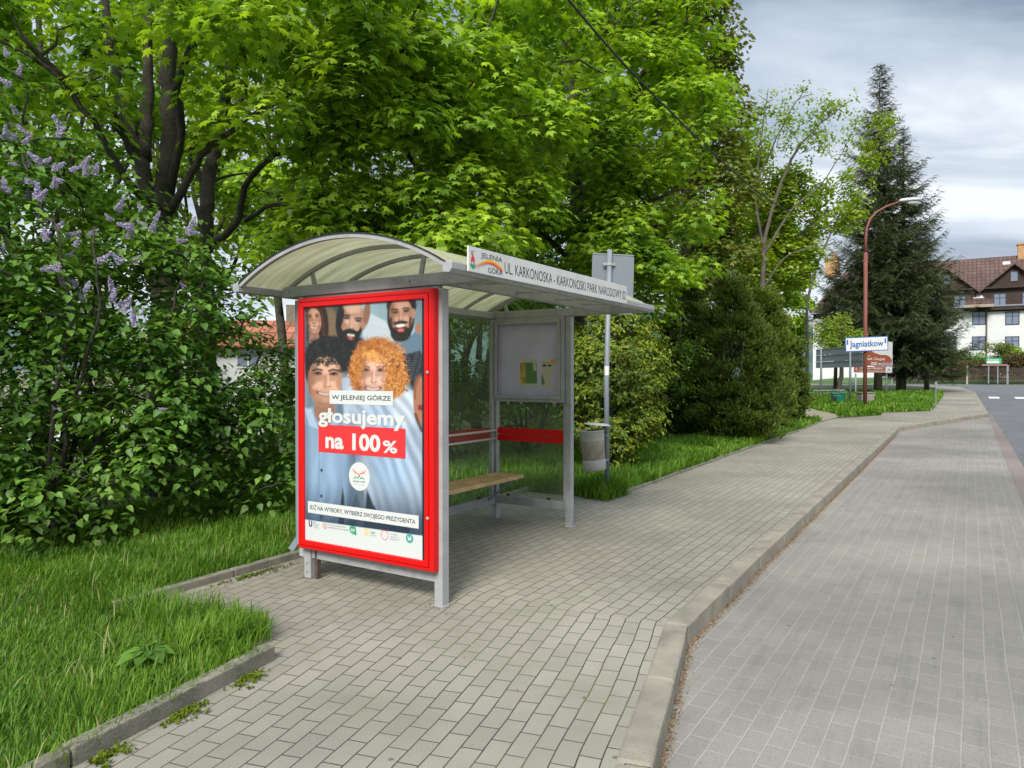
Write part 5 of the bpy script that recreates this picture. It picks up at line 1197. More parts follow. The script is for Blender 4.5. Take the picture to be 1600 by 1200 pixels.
# the big forked maple left of the shelter
def pt(px, py, Y): return (xat(px, Y), Y, zat(py, Y))
b0 = (xat(255, 9.6), 9.6, -.1)
tree('maple_tree', b0, 'large dark forked maple with several stems rising left behind the shelter', GRP,
     [([b0, pt(254, 470, 9.6), pt(252, 370, 9.6), pt(262, 290, 9.6), pt(268, 190, 9.6), pt(268, 90, 9.5), pt(282, 0, 9.4), pt(300, -160, 9.2)], .20, .06),
      ([pt(250, 350, 9.6), pt(228, 270, 9.6), pt(204, 200, 9.6), pt(188, 130, 9.7), pt(172, 40, 9.7), pt(165, -60, 9.7)], .12, .04),
      ([pt(226, 250, 9.6), pt(231, 180, 9.8), pt(236, 110, 9.9), pt(232, 20, 10)], .11, .05),
      ([pt(222, 260, 9.6), pt(188, 200, 9.3), pt(160, 160, 9.0), pt(110, 130, 8.6), pt(40, 60, 8.2)], .07, .03),
      ([pt(252, 330, 9.5), pt(205, 290, 9.0), pt(160, 210, 8.6), pt(90, 120, 8.2), pt(50, 90, 8)], .06, .02),
      ([pt(268, 330, 9.5), pt(310, 255, 9.1), pt(350, 215, 8.7), pt(400, 180, 8.3), pt(455, 150, 8)], .06, .018),
      ([pt(268, 300, 9.6), pt(285, 190, 9.2), pt(278, 130, 8.8), pt(330, 40, 8.2), pt(420, -40, 7.6)], .06, .03)],
     [((-4.3, 7.8, 6.8), (2.4, 1.4, .8), 22), ((-5.0, 9.5, 7.3), (3.0, 2.2, 1.2), 14), ((-2.9, 7.4, 6.2), (1.6, 1.2, .8), 17), ((-2.4, 7.6, 5.2), (.9, .8, .8), 5), ((-5.6, 8.3, 5.4), (1.0, .9, .7), 10)],
     120, None, .125, LM['maple'], seed=3, crr=(.4, .72))
b1 = (xat(322, 11), 11, -.3)
tree('maple_tree', b1, 'slender leaning maple with forked top between the big forked maple and the shelter roof', GRP,
     [([b1, pt(320, 400, 11), pt(324, 310, 11), pt(345, 200, 11), pt(361, 130, 10.8), pt(365, 50, 10.6), pt(370, -60, 10.4)], .15, .05),
      ([pt(323, 300, 11), pt(300, 230, 10.8), pt(330, 205, 10), pt(385, 150, 9.6)], .06, .03), ([pt(361, 130, 10.8), pt(352, 60, 10.7), pt(340, -20, 10.5)], .05, .03), ([pt(362, 115, 10.8), pt(398, 60, 10.5), pt(440, 0, 10.2)], .05, .03),
      ([pt(318, 390, 11), pt(370, 350, 10.4), pt(390, 280, 10), pt(440, 240, 9.6), pt(480, 235, 9.4)], .06, .03), ([pt(385, 345, 10.5), pt(430, 320, 10), pt(470, 330, 9.6)], .04, .02)],
     [((-2.9, 9.3, 5.2), (1.1, 1.0, .9), 8), ((-3.9, 11, 7.6), (2.2, 1.6, 1.3), 13), ((-3.2, 12.4, 4.6), (1.5, 1.0, 1.0), 8)], 110, None, .125, LM['maple'], seed=5, crr=(.4, .7))
# bright sprays hanging over the shelter
b2 = (xat(690, 12.2), 12.2, -.3)
tree('maple_tree', b2, 'leafy maple whose bright sprays hang low over the shelter roof', GRP,
     [([b2, pt(690, 520, 12.2), pt(688, 400, 12.2), pt(680, 300, 12), pt(672, 180, 11.8), pt(660, 40, 11.5), pt(650, -120, 11.2)], .17, .06),
      ([pt(685, 380, 12.1), pt(640, 370, 11), pt(590, 350, 10), pt(540, 335, 9.2)], .06, .02), ([pt(680, 300, 12), pt(650, 260, 10.8), pt(610, 200, 9.6), pt(580, 150, 8.8)], .06, .02), ([pt(680, 330, 12), pt(720, 320, 11), pt(760, 330, 10)], .05, .02), ([pt(672, 220, 11.8), pt(720, 150, 10.6), pt(760, 100, 9.8)], .05, .02), ([pt(665, 100, 11.6), pt(600, 20, 10), pt(560, -40, 9)], .05, .02)],
     [(pt(590, 120, 8.8), (1.0, .8, .75), 17), (pt(650, 210, 9.2), (.9, .8, .85), 17), (pt(740, 165, 10), (1.2, .9, 1.0), 20), (pt(560, 350, 9.0), (.85, .7, .38), 11), (pt(665, 345, 9.2), (1.15, .8, .42), 17), (pt(760, 300, 10.2), (.8, .8, .8), 12), (pt(540, 20, 8.6), (1.4, 1, .7), 18), (pt(700, 0, 10), (1.9, 1.3, 1.2), 26), (pt(850, 90, 11.5), (1.3, 1.1, 1.2), 16), (pt(560, 240, 9.5), (.8, .8, .6), 8)],
     125, None, .125, LM['maple'], seed=8, crr=(.38, .66))
b3 = (xat(905, 14.5), 14.5, -.3)
tree('maple_tree', b3, 'tall dense deep green maple right of the shelter roof behind the bus stop pole', GRP,
     [([b3, pt(905, 450, 14.5), pt(900, 300, 14.5), pt(890, 120, 14.5), pt(880, -80, 14.5), pt(870, -400, 14.5)], .2, .06), ([pt(900, 330, 14.5), pt(960, 230, 14), pt(1010, 100, 13.6), pt(1040, -60, 13.4)], .10, .03), ([pt(898, 280, 14.5), pt(840, 180, 14), pt(800, 60, 13.6)], .09, .03), ([pt(905, 400, 14.5), pt(970, 340, 13.6), pt(1050, 300, 13)], .07, .03), ([pt(905, 420, 14.5), pt(850, 370, 13.5), pt(800, 350, 12.6)], .07, .03)],
     [(pt(900, 370, 12.8), (1.5, .9, .75), 24), (pt(1010, 350, 13.2), (1.2, 1, 1.2), 26), (pt(860, 250, 13), (1.5, 1.2, 1.1), 28), (pt(1010, 180, 13.2), (1.7, 1.3, 1.5), 40), (pt(930, 60, 13), (2.2, 1.4, 1.6), 44), (pt(930, -150, 14), (2.6, 2, 1.6), 22), (pt(1000, 440, 12.6), (1.0, .7, .5), 12)],
     130, None, .118, LM['maple'], seed=13, crr=(.38, .66))
b4 = (xat(1075, 20), 20, 0)
tree('maple_tree', b4, 'tall olive tinted maple whose edge stands against the open sky', GRP,
     [([b4, pt(1075, 400, 20), pt(1070, 200, 20), pt(1075, 0, 20), pt(1070, -200, 20)], .24, .07), ([pt(1072, 330, 20), pt(1110, 200, 20), pt(1130, 80, 20)], .09, .03), ([pt(1072, 430, 20), pt(1110, 350, 19.6), pt(1140, 290, 19.4)], .07, .03), ([pt(1072, 200, 20), pt(1030, 80, 20), pt(1010, -40, 20)], .08, .03)],
     [(pt(1090, 60, 20), (1.0, 1.2, 1.7), 34), (pt(1100, 180, 20), (1.05, 1.2, 1.5), 34), (pt(1120, 290, 19.6), (.85, 1.1, 1.3), 30), (pt(1060, 380, 19.5), (1.4, 1.1, 1.2), 34), (pt(1020, -60, 20.5), (1.8, 1.5, 1.5), 20), (pt(1000, 120, 21), (1.7, 1, 2.5), 22), (pt(1130, 400, 19.5), (.7, 1, .9), 14)],
     120, None, .125, LM['olive'], seed=17, crr=(.42, .7), tmpl=(MAPLE, MAPLE_F))
# background trees seen through the gaps
SPR = [spray(7, s_) for s_ in (1, 2)]
GB_ = 'trees seen in the gaps behind the maples'
def bg_tree(px, Y, top, bot, w, seed, lm, lab, n=60, per=34, size=.42, zb=-1.6, rx=None):
    x = xat(px, Y); zt = zat(top, Y); zbm = zat(bot, Y); c = (x, Y, (zt + zbm) / 2); r = (w, w * .8, (zt - zbm) / 2)
    g = np.random.default_rng(seed); lx_ = [x + g.normal(0, .25) for _ in range(5)]
    hs = [zb, zb + (zt - zb) * .25, zb + (zt - zb) * .5, zb + (zt - zb) * .75, zt]
    limbs = [([(lx_[i], Y, hs[i]) for i in range(5)], .16, .04)]
    for k in range(4): t = g.uniform(.3, .6); z_ = zb + (zt - zb) * t; a = g.uniform(0, 6.28); limbs.append(([(x, Y, z_), (x + math.cos(a) * w * .4, Y + math.sin(a) * w * .3, z_ + (zt - z_) * .35), (x + math.cos(a) * w * .7, Y + math.sin(a) * w * .5, z_ + (zt - z_) * .75)], .08, .03))
    return tree('broadleaf_tree', (x, Y, zb), lab, GB_, limbs, [(c, r, n)], per, None, size, lm, seed=seed, crr=(.6, 1.1), tmpl=SPR[seed % 2], flat_=.5, droop=.3)
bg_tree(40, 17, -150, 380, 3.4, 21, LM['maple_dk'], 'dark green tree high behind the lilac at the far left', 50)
bg_tree(170, 21, -40, 430, 2.6, 22, LM['lime'], 'light green tree in the gap left of the big forked trunk', 22)
bg_tree(330, 24, 120, 470, 3.0, 23, LM['lime'], 'pale lime tree seen low between the forked trunk and the shelter roof', 46)
bg_tree(440, 19, -60, 440, 2.2, 24, LM['maple'], 'thin stemmed tree right of the slender leaning maple', 30)
bg_tree(560, 22, -100, 520, 2.8, 25, LM['maple'], 'tree directly above the arched shelter roof', 28)
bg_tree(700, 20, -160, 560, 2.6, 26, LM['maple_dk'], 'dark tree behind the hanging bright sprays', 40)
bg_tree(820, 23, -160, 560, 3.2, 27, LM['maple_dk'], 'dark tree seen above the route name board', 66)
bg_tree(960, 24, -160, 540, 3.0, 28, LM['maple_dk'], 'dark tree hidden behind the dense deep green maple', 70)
bg_tree(250, 30, -80, 560, 4.0, 29, LM['maple'], 'far tree low behind the forked trunk', 28, zb=-2.4)
bg_tree(600, 30, 60, 600, 4.2, 30, LM['lime'], 'far tree filling the gap behind the shelter roof', 36, zb=-2.4)
bg_tree(840, 31, 60, 600, 4.4, 31, LM['maple'], 'far tree behind the notice case', 70, zb=-2.4)
bg_tree(1040, 29, 60, 600, 3.0, 32, LM['maple'], 'far tree between the maple and the dark yews', 60, zb=-1)
bg_tree(90, 32, 60, 560, 4.6, 33, LM['maple'], 'far tree behind the lilac', 34, zb=-2.4)
bg_tree(1150, 32, 300, 560, 2.6, 34, LM['maple'], 'mid green tree rising behind the dark yews', 70, zb=-.4)
bg_tree(1205, 46, 340, 590, 2.2, 35, LM['maple'], 'fresh green tree right of the yews in front of the white house', 110, zb=0)
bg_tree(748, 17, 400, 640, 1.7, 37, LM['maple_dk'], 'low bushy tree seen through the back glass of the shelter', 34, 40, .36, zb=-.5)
# understory shrubs behind the shelter
def shrub(name, px, Y, base, w, h, seed, lm, lab, grp, n=40, per=60, size=.09, tmpl=(OVAL, OVAL_F), crr=(.25, .45), cat='shrub', dep=.7, bark=None):
    x = xat(px, Y); g = np.random.default_rng(seed); limbs = []
    for k in range(6): a = g.uniform(0, 6.28); limbs.append(([(x + math.cos(a) * .1, Y + math.sin(a) * .1, base), (x + math.cos(a) * w * .3, Y + math.sin(a) * w * .25, base + h * .4), (x + math.cos(a) * w * .6, Y + math.sin(a) * w * .5, base + h * .8)], .03, .01))
    return tree(name, (x, Y, base), lab, grp, limbs, [((x, Y, base + h * .52), (w, w * dep, h * .50), n)], per, None, size, lm, seed=seed, crr=crr, tmpl=tmpl, cat=cat, flat_=.7, droop=.15, bark=bark, rmax=.025, grow_n=4)
GS_ = 'undergrowth shrubs behind the lawn'
for i, (px, Y, w, h, lm, lab) in enumerate([
    (60, 9.9, 1.5, 2.9, 'shrub', 'dark shrub filling in behind the lilac at the far left'), (215, 10.6, 1.4, 2.3, 'shrub', 'dark shrub in front of the forked trunk behind the lilac'), (430, 10.6, .9, 1.9, 'shrub', 'loose shrub left of the red poster frame'), (345, 11.8, 1.4, 1.6, 'lilac', 'leafy shrub at the lawn edge below the red roofed house'),
    (600, 13.8, 1.5, 2.9, 'shrub', 'shrub hidden behind the poster case'), (715, 13.6, 1.5, 3.4, 'shrub', 'shrub seen through the back glass of the shelter'), (830, 14.2, 1.4, 3.2, 'shrub', 'shrub seen through the side glass behind the bench'),
    (900, 15.5, 1.3, 3.0, 'maple_dk', 'tall dark shrub behind the golden bush'), (1010, 16.5, 1.3, 3.4, 'maple_dk', 'tall dark shrub between the golden bush and the yews'), (640, 12.6, 1.0, 1.2, 'lilac', 'low shrub behind the near end of the bench')]):
    shrub('shrub', px, Y, -.15, w, h, 60 + i, LM[lm], lab, GS_, n=36, per=70, size=.095)
# golden bush
def massed(name, px, Y, base, profile, seed, lm, lab, cat, n, size, tmpl, group=None, dep=.85, up=.9, trunk=True, hollow=.62, stems=5, lean=0.0, boughs=330, brad=.24):
    """dense evergreen: profile = [(height, radius)], leaf tufts in the outer shell of a lumpy body"""
    g = np.random.default_rng(seed); x0 = xat(px, Y); root = empty(name, (x0, Y, base), 0, lab, cat, group)
    hs = np.array([p[0] for p in profile]); rs = np.array([p[1] for p in profile]); H = hs[-1]
    nb = boughs; z = g.random(nb * 3) * H; z = z[g.random(nb * 3) < (np.interp(z, hs, rs) / rs.max()) * .85 + .15][:nb]; nb = len(z); a = g.uniform(0, 2 * math.pi, nb)
    rr = np.interp(z, hs, rs) * g.choice([.55, .84, 1.0, 1.16], nb, p=[.25, .28, .29, .18]); C = np.c_[rr * np.cos(a) + lean * z, rr * np.sin(a) * dep, z]; o = np.c_[np.cos(a), np.sin(a), np.zeros(nb)]
    per = n // nb; i = np.repeat(np.arange(nb), per); bs = (g.uniform(.6, 1.25, nb) * brad)[i]
    d = unit(g.normal(size=(len(i), 3))) * (g.random(len(i)) ** .5)[:, None]; t_ = g.random(len(i))
    off = d * bs[:, None] * np.array([1, 1, .62]) + o[i] * (bs * .8 * t_)[:, None]; off[:, 2] += bs * (.55 * t_ - .35 * (d[:, 0] ** 2 + d[:, 1] ** 2))
    P = C[i] + off; P[:, 2] = np.maximum(P[:, 2], .12); oo = unit(off + o[i] * .15)
    Nn = unit(oo * .9 + np.array([0, 0, up]) + g.normal(0, .28, P.shape)); T = unit(g.normal(0, 1, P.shape) + o[i])
    n = len(P); sz = g.uniform(.6, 1.25, n) * size; leaves_obj('foliage', P, Nn, T, sz, tmpl, lm, root)
    mb = MB()
    for k in range(stems):
        a = g.uniform(0, 6.28); e_ = .05 + .06 * k / stems; mb.tube([(math.cos(a) * e_, math.sin(a) * e_, -.1), (math.cos(a) * .25, math.sin(a) * .2, H * .3), (math.cos(a) * rs.max() * .4 + lean * H * .6, math.sin(a) * rs.max() * .35, H * .65)], [.045, .035, .015], 6)
    for k in range(stems * 6):
        a = g.uniform(0, 6.28); zz = g.uniform(.1, .8) * H; r_ = np.interp(zz + .2, hs, rs) * .85; mb.tube([(0, 0, zz * .8), (math.cos(a) * r_ * .5, math.sin(a) * r_ * .4, zz + .05), (math.cos(a) * r_, math.sin(a) * r_ * dep, zz + .2)], [.02, .014, .006], 5)
    mb.build('trunk', M['bark'], root, smooth=True); return root
TF = [tuft(7, 3), tuft(7, 4)]
massed('golden_bush', 958, 11.75, 0, [(.15, .10), (.35, .38), (.7, .62), (1.1, .60), (1.6, .74), (2.05, .66), (2.3, .44), (2.55, .30), (2.75, .05)], 41, LM['gold'], 'bush with yellow leaf tips right behind the litter bin and bus stop pole', 'bush', 13000, .062, (np.vstack([OVAL, OVAL * [.8, .8, 1] + [.3, .3, .1], OVAL * [.8, -.7, 1] + [-.2, .2, .0]]), [tuple(i + 4 * k for i in f) for k in range(3) for f in OVAL_F]), up=.6, boughs=300, brad=.20)
GY = 'dark yews along the footway'
massed('yew', 1142, 17.3, 0, [(0, .35), (.25, .85), (.7, 1.05), (1.4, .96), (2.1, .72), (2.8, .44), (3.3, .22), (3.65, .11), (4.0, .03)], 42, LM['yew'], 'largest dark yew standing nearest to the footway', 'yew', 34000, .115, TF[0], GY, boughs=330, brad=.23)
massed('yew', 1070, 17.9, 0, [(0, .3), (.3, .60), (.9, .74), (1.7, .66), (2.5, .44), (3.2, .22), (3.7, .12), (4.15, .03)], 43, LM['yew'], 'dark pointed yew left of the largest yew behind the golden bush', 'yew', 22000, .115, TF[1], GY, boughs=230, brad=.22)
massed('yew', 1192, 20.3, 0, [(0, .25), (.3, .48), (.9, .58), (1.8, .54), (2.7, .40), (3.3, .22), (3.9, .10), (4.3, .03)], 44, LM['yew_sunlit'], 'yew in lighter sunlit green directly right of the largest yew', 'yew', 20000, .12, TF[0], GY, boughs=230, brad=.24)
massed('yew', 1228, 23.0, .05, [(0, .25), (.3, .40), (1.0, .50), (1.8, .44), (2.4, .28), (2.9, .03)], 45, LM['yew'], 'smallest yew at the right end of the row', 'yew', 12000, .12, TF[1], GY, boughs=160, brad=.24)

# ---- lilac at the left
g = np.random.default_rng(77)
LI = empty('lilac_bush', (-4.6, 7.0, 0), 0, 'big lilac bush with heart shaped leaves and purple flower clusters at the left edge', 'bush')
O = np.array([-4.6, 7.0, 0])
blobs = [((-4.9, 7.2, 1.3), (1.5, 1.2, 1.3), 60), ((-5.0, 7.2, 3.0), (1.5, 1.2, 1.1), 70), ((-3.7, 7.4, 2.4), (1.0, .9, .8), 40), ((-3.35, 7.6, 1.5), (.75, .8, .9), 30), ((-5.3, 7.0, 4.2), (.9, 1.0, .6), 26), ((-4.3, 6.7, .9), (1.0, .6, .6), 18), ((-5.2, 6.3, 2.0), (1.2, .8, 1.6), 44), ((-2.75, 8.6, 1.15), (.6, .6, .9), 16), ((-4.6, 6.9, .75), (1.4, .8, .7), 50), ((-4.4, 8.0, 1.9), (1.6, .6, 1.5), 60), ((-3.1, 7.9, .75), (.9, .5, .6), 24), ((-5.6, 6.9, 1.6), (1.0, .8, 1.5), 50), ((-4.2, 7.3, 1.2), (1.4, .8, 1.0), 40)]
C = np.concatenate([in_ell(n, c, r, g, .35) for c, r, n in blobs]) - O; CR = g.uniform(.22, .42, len(C)); mb = MB(); sk = []
for k in range(11):
    a = g.uniform(0, 6.28); r_ = g.uniform(.5, 1.3); P = limb(mb, [Vector((math.cos(a) * .25, math.sin(a) * .2, -.1)), Vector((math.cos(a) * r_ * .5, math.sin(a) * r_ * .4, 1.2)), Vector((math.cos(a) * r_, math.sin(a) * r_ * .7, 2.1)), Vector((math.cos(a) * r_ * 1.3 - .2, math.sin(a) * r_, 2.9))], .032, .008, 6); sk += P[2:]
grow(mb, sk, C, g, n=4, rmax=.022, sag=.03); mb.build('stems', M['bark'], LI, smooth=True)
P, Nn, T = clump_leaves(C, CR, 62, g, .75, .15); sz = g.uniform(.045, .098, len(P)); leaves_obj('foliage', P, Nn, T, sz, (HEART, HEART_F), LM['lilac'], LI)
# flower panicles at the upper outside
def panicle(seed):
    q = np.random.default_rng(seed); n = 190; z = q.random(n) ** 1.2; r = .30 * (1 - z * .72) * q.random(n) ** .4; a = q.uniform(0, 6.28, n); P = np.c_[r * np.cos(a), r * np.sin(a), z]
    return instance(np.array([(.0, .05, 0), (.05, 0, .012), (0, -.05, 0), (-.05, 0, .012)]), [(0, 1, 2, 3)], P, frames(unit(np.c_[P[:, :2] * 2, .4 + 0 * z] + q.normal(0, .4, (n, 3))), unit(q.normal(size=(n, 3))), np.ones(n) * 1.2))
pan = []
for s_ in (1, 2, 3):
    V, l, st = panicle(s_); o = np_mesh('flower_cluster', V, l, st, LM['flower'], LI); pan.append(o)
fl = [(20, 135), (12, 210), (50, 215), (92, 215), (62, 262), (25, 250), (85, 265), (112, 268), (132, 262), (20, 300), (45, 312), (100, 285), (105, 370), (40, 380), (118, 385), (75, 378), (8, 395), (120, 448), (135, 455), (100, 408), (190, 412), (205, 372), (222, 330), (230, 355), (175, 470), (193, 487), (208, 500), (292, 362), (298, 358), (40, 280), (10, 290), (60, 310), (15, 90), (30, 180), (150, 275), (185, 330), (175, 345), (248, 640), (85, 640), (155, 410), (70, 330), (290, 450)]
fl += [(x + g.uniform(-22, 22), y + g.uniform(-18, 18)) for x, y in fl[:28]]
for i, (px, py) in enumerate(fl):
    Y = 6.35 + g.uniform(-.25, .35) + max(0, (px - 150)) * .003; o = pan[i] if i < 3 else pan[i % 3].copy()
    if i >= 3: COL.objects.link(o); o.parent = LI
    o.location = Vector(pt(px, py, Y)) - Vector(LI.location); s_ = g.uniform(.08, .14) * (.6 if py > 600 else 1); o.scale = (s_, s_, s_ * 1.1); o.rotation_euler = (g.uniform(-.9, .9), g.uniform(-.9, .9) + (.9 if i % 2 else 0), g.uniform(0, 6))

# ---- spring ash trees with sparse lime leaves against the sky
def sparse(px, Y, limbs, blobs, seed, lab, n_leaf, lm, size=.34, zb=.1, per=9):
    b = (xat(px, Y), Y, zb)
    return tree('ash_tree', b, lab, 'sparse spring trees right of the maples', limbs, blobs, per, None, size, lm, seed=seed, crr=(.35, .6), tmpl=SPR[seed % 2], flat_=.8, droop=.1, bark=M['bark_lt'], grow_n=5, sag=.02, wig=.06, rmax=.05)
Y = 26
sparse(1190, Y, [([(xat(1190, Y), Y, .1), pt(1192, 430, Y), pt(1200, 350, Y), pt(1235, 250, Y), pt(1275, 200, Y), pt(1325, 160, Y)], .11, .015), ([pt(1195, 400, Y), pt(1180, 320, Y), pt(1185, 230, Y), pt(1200, 140, Y)], .06, .012), ([pt(1183, 280, Y), pt(1230, 180, Y), pt(1258, 140, Y)], .035, .01), ([pt(1192, 400, Y), pt(1235, 330, Y), pt(1280, 290, Y), pt(1320, 230, Y)], .05, .012), ([pt(1192, 450, Y), pt(1230, 400, Y), pt(1300, 380, Y)], .04, .012)],
       [(pt(1200, 200, Y), (.9, .8, 1.4), 30), (pt(1250, 190, Y), (.9, .8, 1.3), 26), (pt(1300, 200, Y), (1.0, .8, 1.2), 30)], 51, 'sparse young leaved tree with bare grey branches against the sky', 0, LM['lime'], .24, per=5)
Y = 28
sparse(1165, Y, [([(xat(1165, Y), Y, .1), pt(1168, 450, Y), pt(1175, 380, Y), pt(1215, 330, Y), pt(1250, 290, Y)], .2, .04), ([pt(1170, 420, Y), pt(1150, 350, Y), pt(1160, 260, Y)], .1, .03), ([pt(1172, 400, Y), pt(1230, 380, Y), pt(1290, 330, Y)], .1, .03)],
       [(pt(1180, 330, Y), (1.6, 1.2, 2.0), 60), (pt(1240, 330, Y), (1.3, 1.2, 1.6), 50), (pt(1222, 410, Y), (1.5, 1.2, 1.0), 40), (pt(1300, 320, Y), (1.0, 1, 1.1), 14), (pt(1170, 420, Y), (1.2, 1.2, 1.2), 34), (pt(1170, 240, Y), (.8, 1, 1), 14)], 52, 'lime green spring tree right of the olive maple', 0, LM['lime'], .34, per=14)
Y = 34
sparse(1330, Y, [([(xat(1262, Y), Y, .1), pt(1262, 470, Y), pt(1290, 380, Y), pt(1340, 280, Y), pt(1385, 200, Y)], .09, .02), ([pt(1300, 360, Y), pt(1330, 330, Y), pt(1360, 300, Y)], .05, .02)],
       [(pt(1372, 215, Y), (.8, .6, .9), 12), (pt(1345, 270, Y), (.7, .6, .7), 8), (pt(1312, 350, Y), (1.0, .6, .9), 14)], 53, 'thin lime leaved branches in front of the tallest spruce', 0, LM['lime'], .30, zb=.2, per=10)
bg_tree(1316, 41, 488, 560, 1.2, 36, LM['lime'], 'small bright green young tree above the grey direction board', 20, 26, .30, zb=.3)

# ---- spruces
def spruce(px, Y, top, base, wmax, seed, lab, r0=.22, gap=.0, n_lev=None, wr=1.0, thin=1.0, first=.12):
    g = np.random.default_rng(seed); x0 = xat(px, Y); H = zat(top, Y) - base; root = empty('spruce', (x0, Y, base), 0, lab, 'tree', 'spruces behind the signs')
    mb = MB(); mb.tube([(0, 0, -.2), (.05, 0, H * .3), (-.04, 0, H * .65), (0, 0, H)], [r0, r0 * .75, r0 * .4, .02], 9)
    P = []; Y_ = []; Sz = []; lev = n_lev or int(H * 5.0)
    for i in range(lev):
        t = first + (1 - first) * (i / lev) ** .92; z = H * t; L_ = wmax * (1 - t) ** .80 * g.uniform(.62, 1.10) + .16; nb = int(5 + 4 * (1 - t))
        for k in range(nb):
            if g.random() > thin: continue
            a = g.uniform(0, 6.28); l = L_ * g.uniform(.6, 1.12); up = .28 - .55 * (1 - t); d = np.array([math.cos(a), math.sin(a)]); pts = []
            for q in np.linspace(0, 1, 5): pts.append(np.array([d[0] * l * q, d[1] * l * q, z + l * (up * q - .16 * math.sin(q * math.pi) + .22 * q ** 3)]))
            mb.tube(pts, [.035 * (1 - t) + .012, .02, .014, .010, .006], 4, cap=False)
            ns = max(3, int(l * 6.5))
            for q in np.linspace(.18, 1.0, ns):
                j = q * 4; i0 = min(3, int(j)); p = pts[i0] * (1 - (j - i0)) + pts[i0 + 1] * (j - i0)
                for s_ in ((-1, 1) if q < .97 else (0,)):
                    w = np.array([d[0] * .75 - d[1] * s_ * .75, d[1] * .75 + d[0] * s_ * .75, -.38 + g.normal(0, .14)]); P.append(p + g.normal(0, .02, 3)); Y_.append(w); Sz.append((.36 + .42 * (1 - q) * min(1, l / 2.2)) * g.uniform(.75, 1.2) * (.7 + .5 * (1 - t)))
    P = np.array(P); T = np.array(Y_); Nn = unit(np.array([0, 0, 1.0]) + g.normal(0, .35, P.shape)); leaves_obj('foliage', P, Nn, T, np.array(Sz), spruce_spray(seed), LM['spruce'], root)
    mb.build('trunk', M['bark_lt'], root, smooth=True)
spruce(1372, 46, 103, .75, 5.2, 61, 'tallest spruce, its tip standing clear against the sky', .26, first=.16, thin=.88)
spruce(1410, 47, 200, .75, 5.0, 62, 'second tallest spruce with a broad crown right of the tallest', .24, first=.15, thin=.85)
spruce(1448, 46, 372, .7, 3.3, 63, 'lower dark spruce whose branches reach over the road side', .16, first=.14)
spruce(1305, 50, 415, .6, 2.5, 64, 'low dark spruce in front of the left half of the white house', .14, first=.42, thin=.8)
spruce(1402, 47, 470, .6, 1.6, 65, 'smallest spruce behind the tourist sign', .10, first=.2)
# ---- shrubs before the house
GH = 'shrubs along the slat fence'
for i, (px, Y, w, h, lm, lab) in enumerate([(1509, 71, 2.3, 2.7, 'lilac', 'rounded green shrub left behind the green sign board'), (1553, 72, 2.2, 3.9, 'olive', 'reddish flowering shrub behind the green sign board'), (1592, 72, 2.4, 3.2, 'maple', 'light green shrub at the right edge behind the fence'), (1478, 69, 2.2, 3.0, 'shrub', 'shrub between the lower spruce and the fence'), (1615, 71, 2.0, 2.8, 'shrub', 'shrub beyond the right edge behind the fence')]):
    shrub('shrub', px, Y, .9, w, h, 80 + i, LM[lm], lab, GH, n=26, per=46, size=.36, tmpl=SPR[i % 2], crr=(.5, .9))
IVY = leafmat('brown climbing stems', [(.05, .035, .02), (.09, .06, .03), (.07, .08, .03)], .1, .6, .0)
vx, vy = AB(70.6, 2); vr = empty('climbing_hedge', (vx, vy, hgt(70)), -TH, 'brown twiggy climber grown over the top of the slat fence', 'hedge')
n = 5200; P = np.c_[g.uniform(0, 33, n), g.normal(.25, .3, n), 0 * np.zeros(n)]; P[:, 2] = .9 + g.random(n) * (1.15 + .35 * np.sin(P[:, 0] * .9)); leaves_obj('foliage', P, unit(g.normal(size=(n, 3)) + [0, -1, .4]), unit(g.normal(size=(n, 3))), g.uniform(.2, .42, n), SPR[0], IVY, vr)

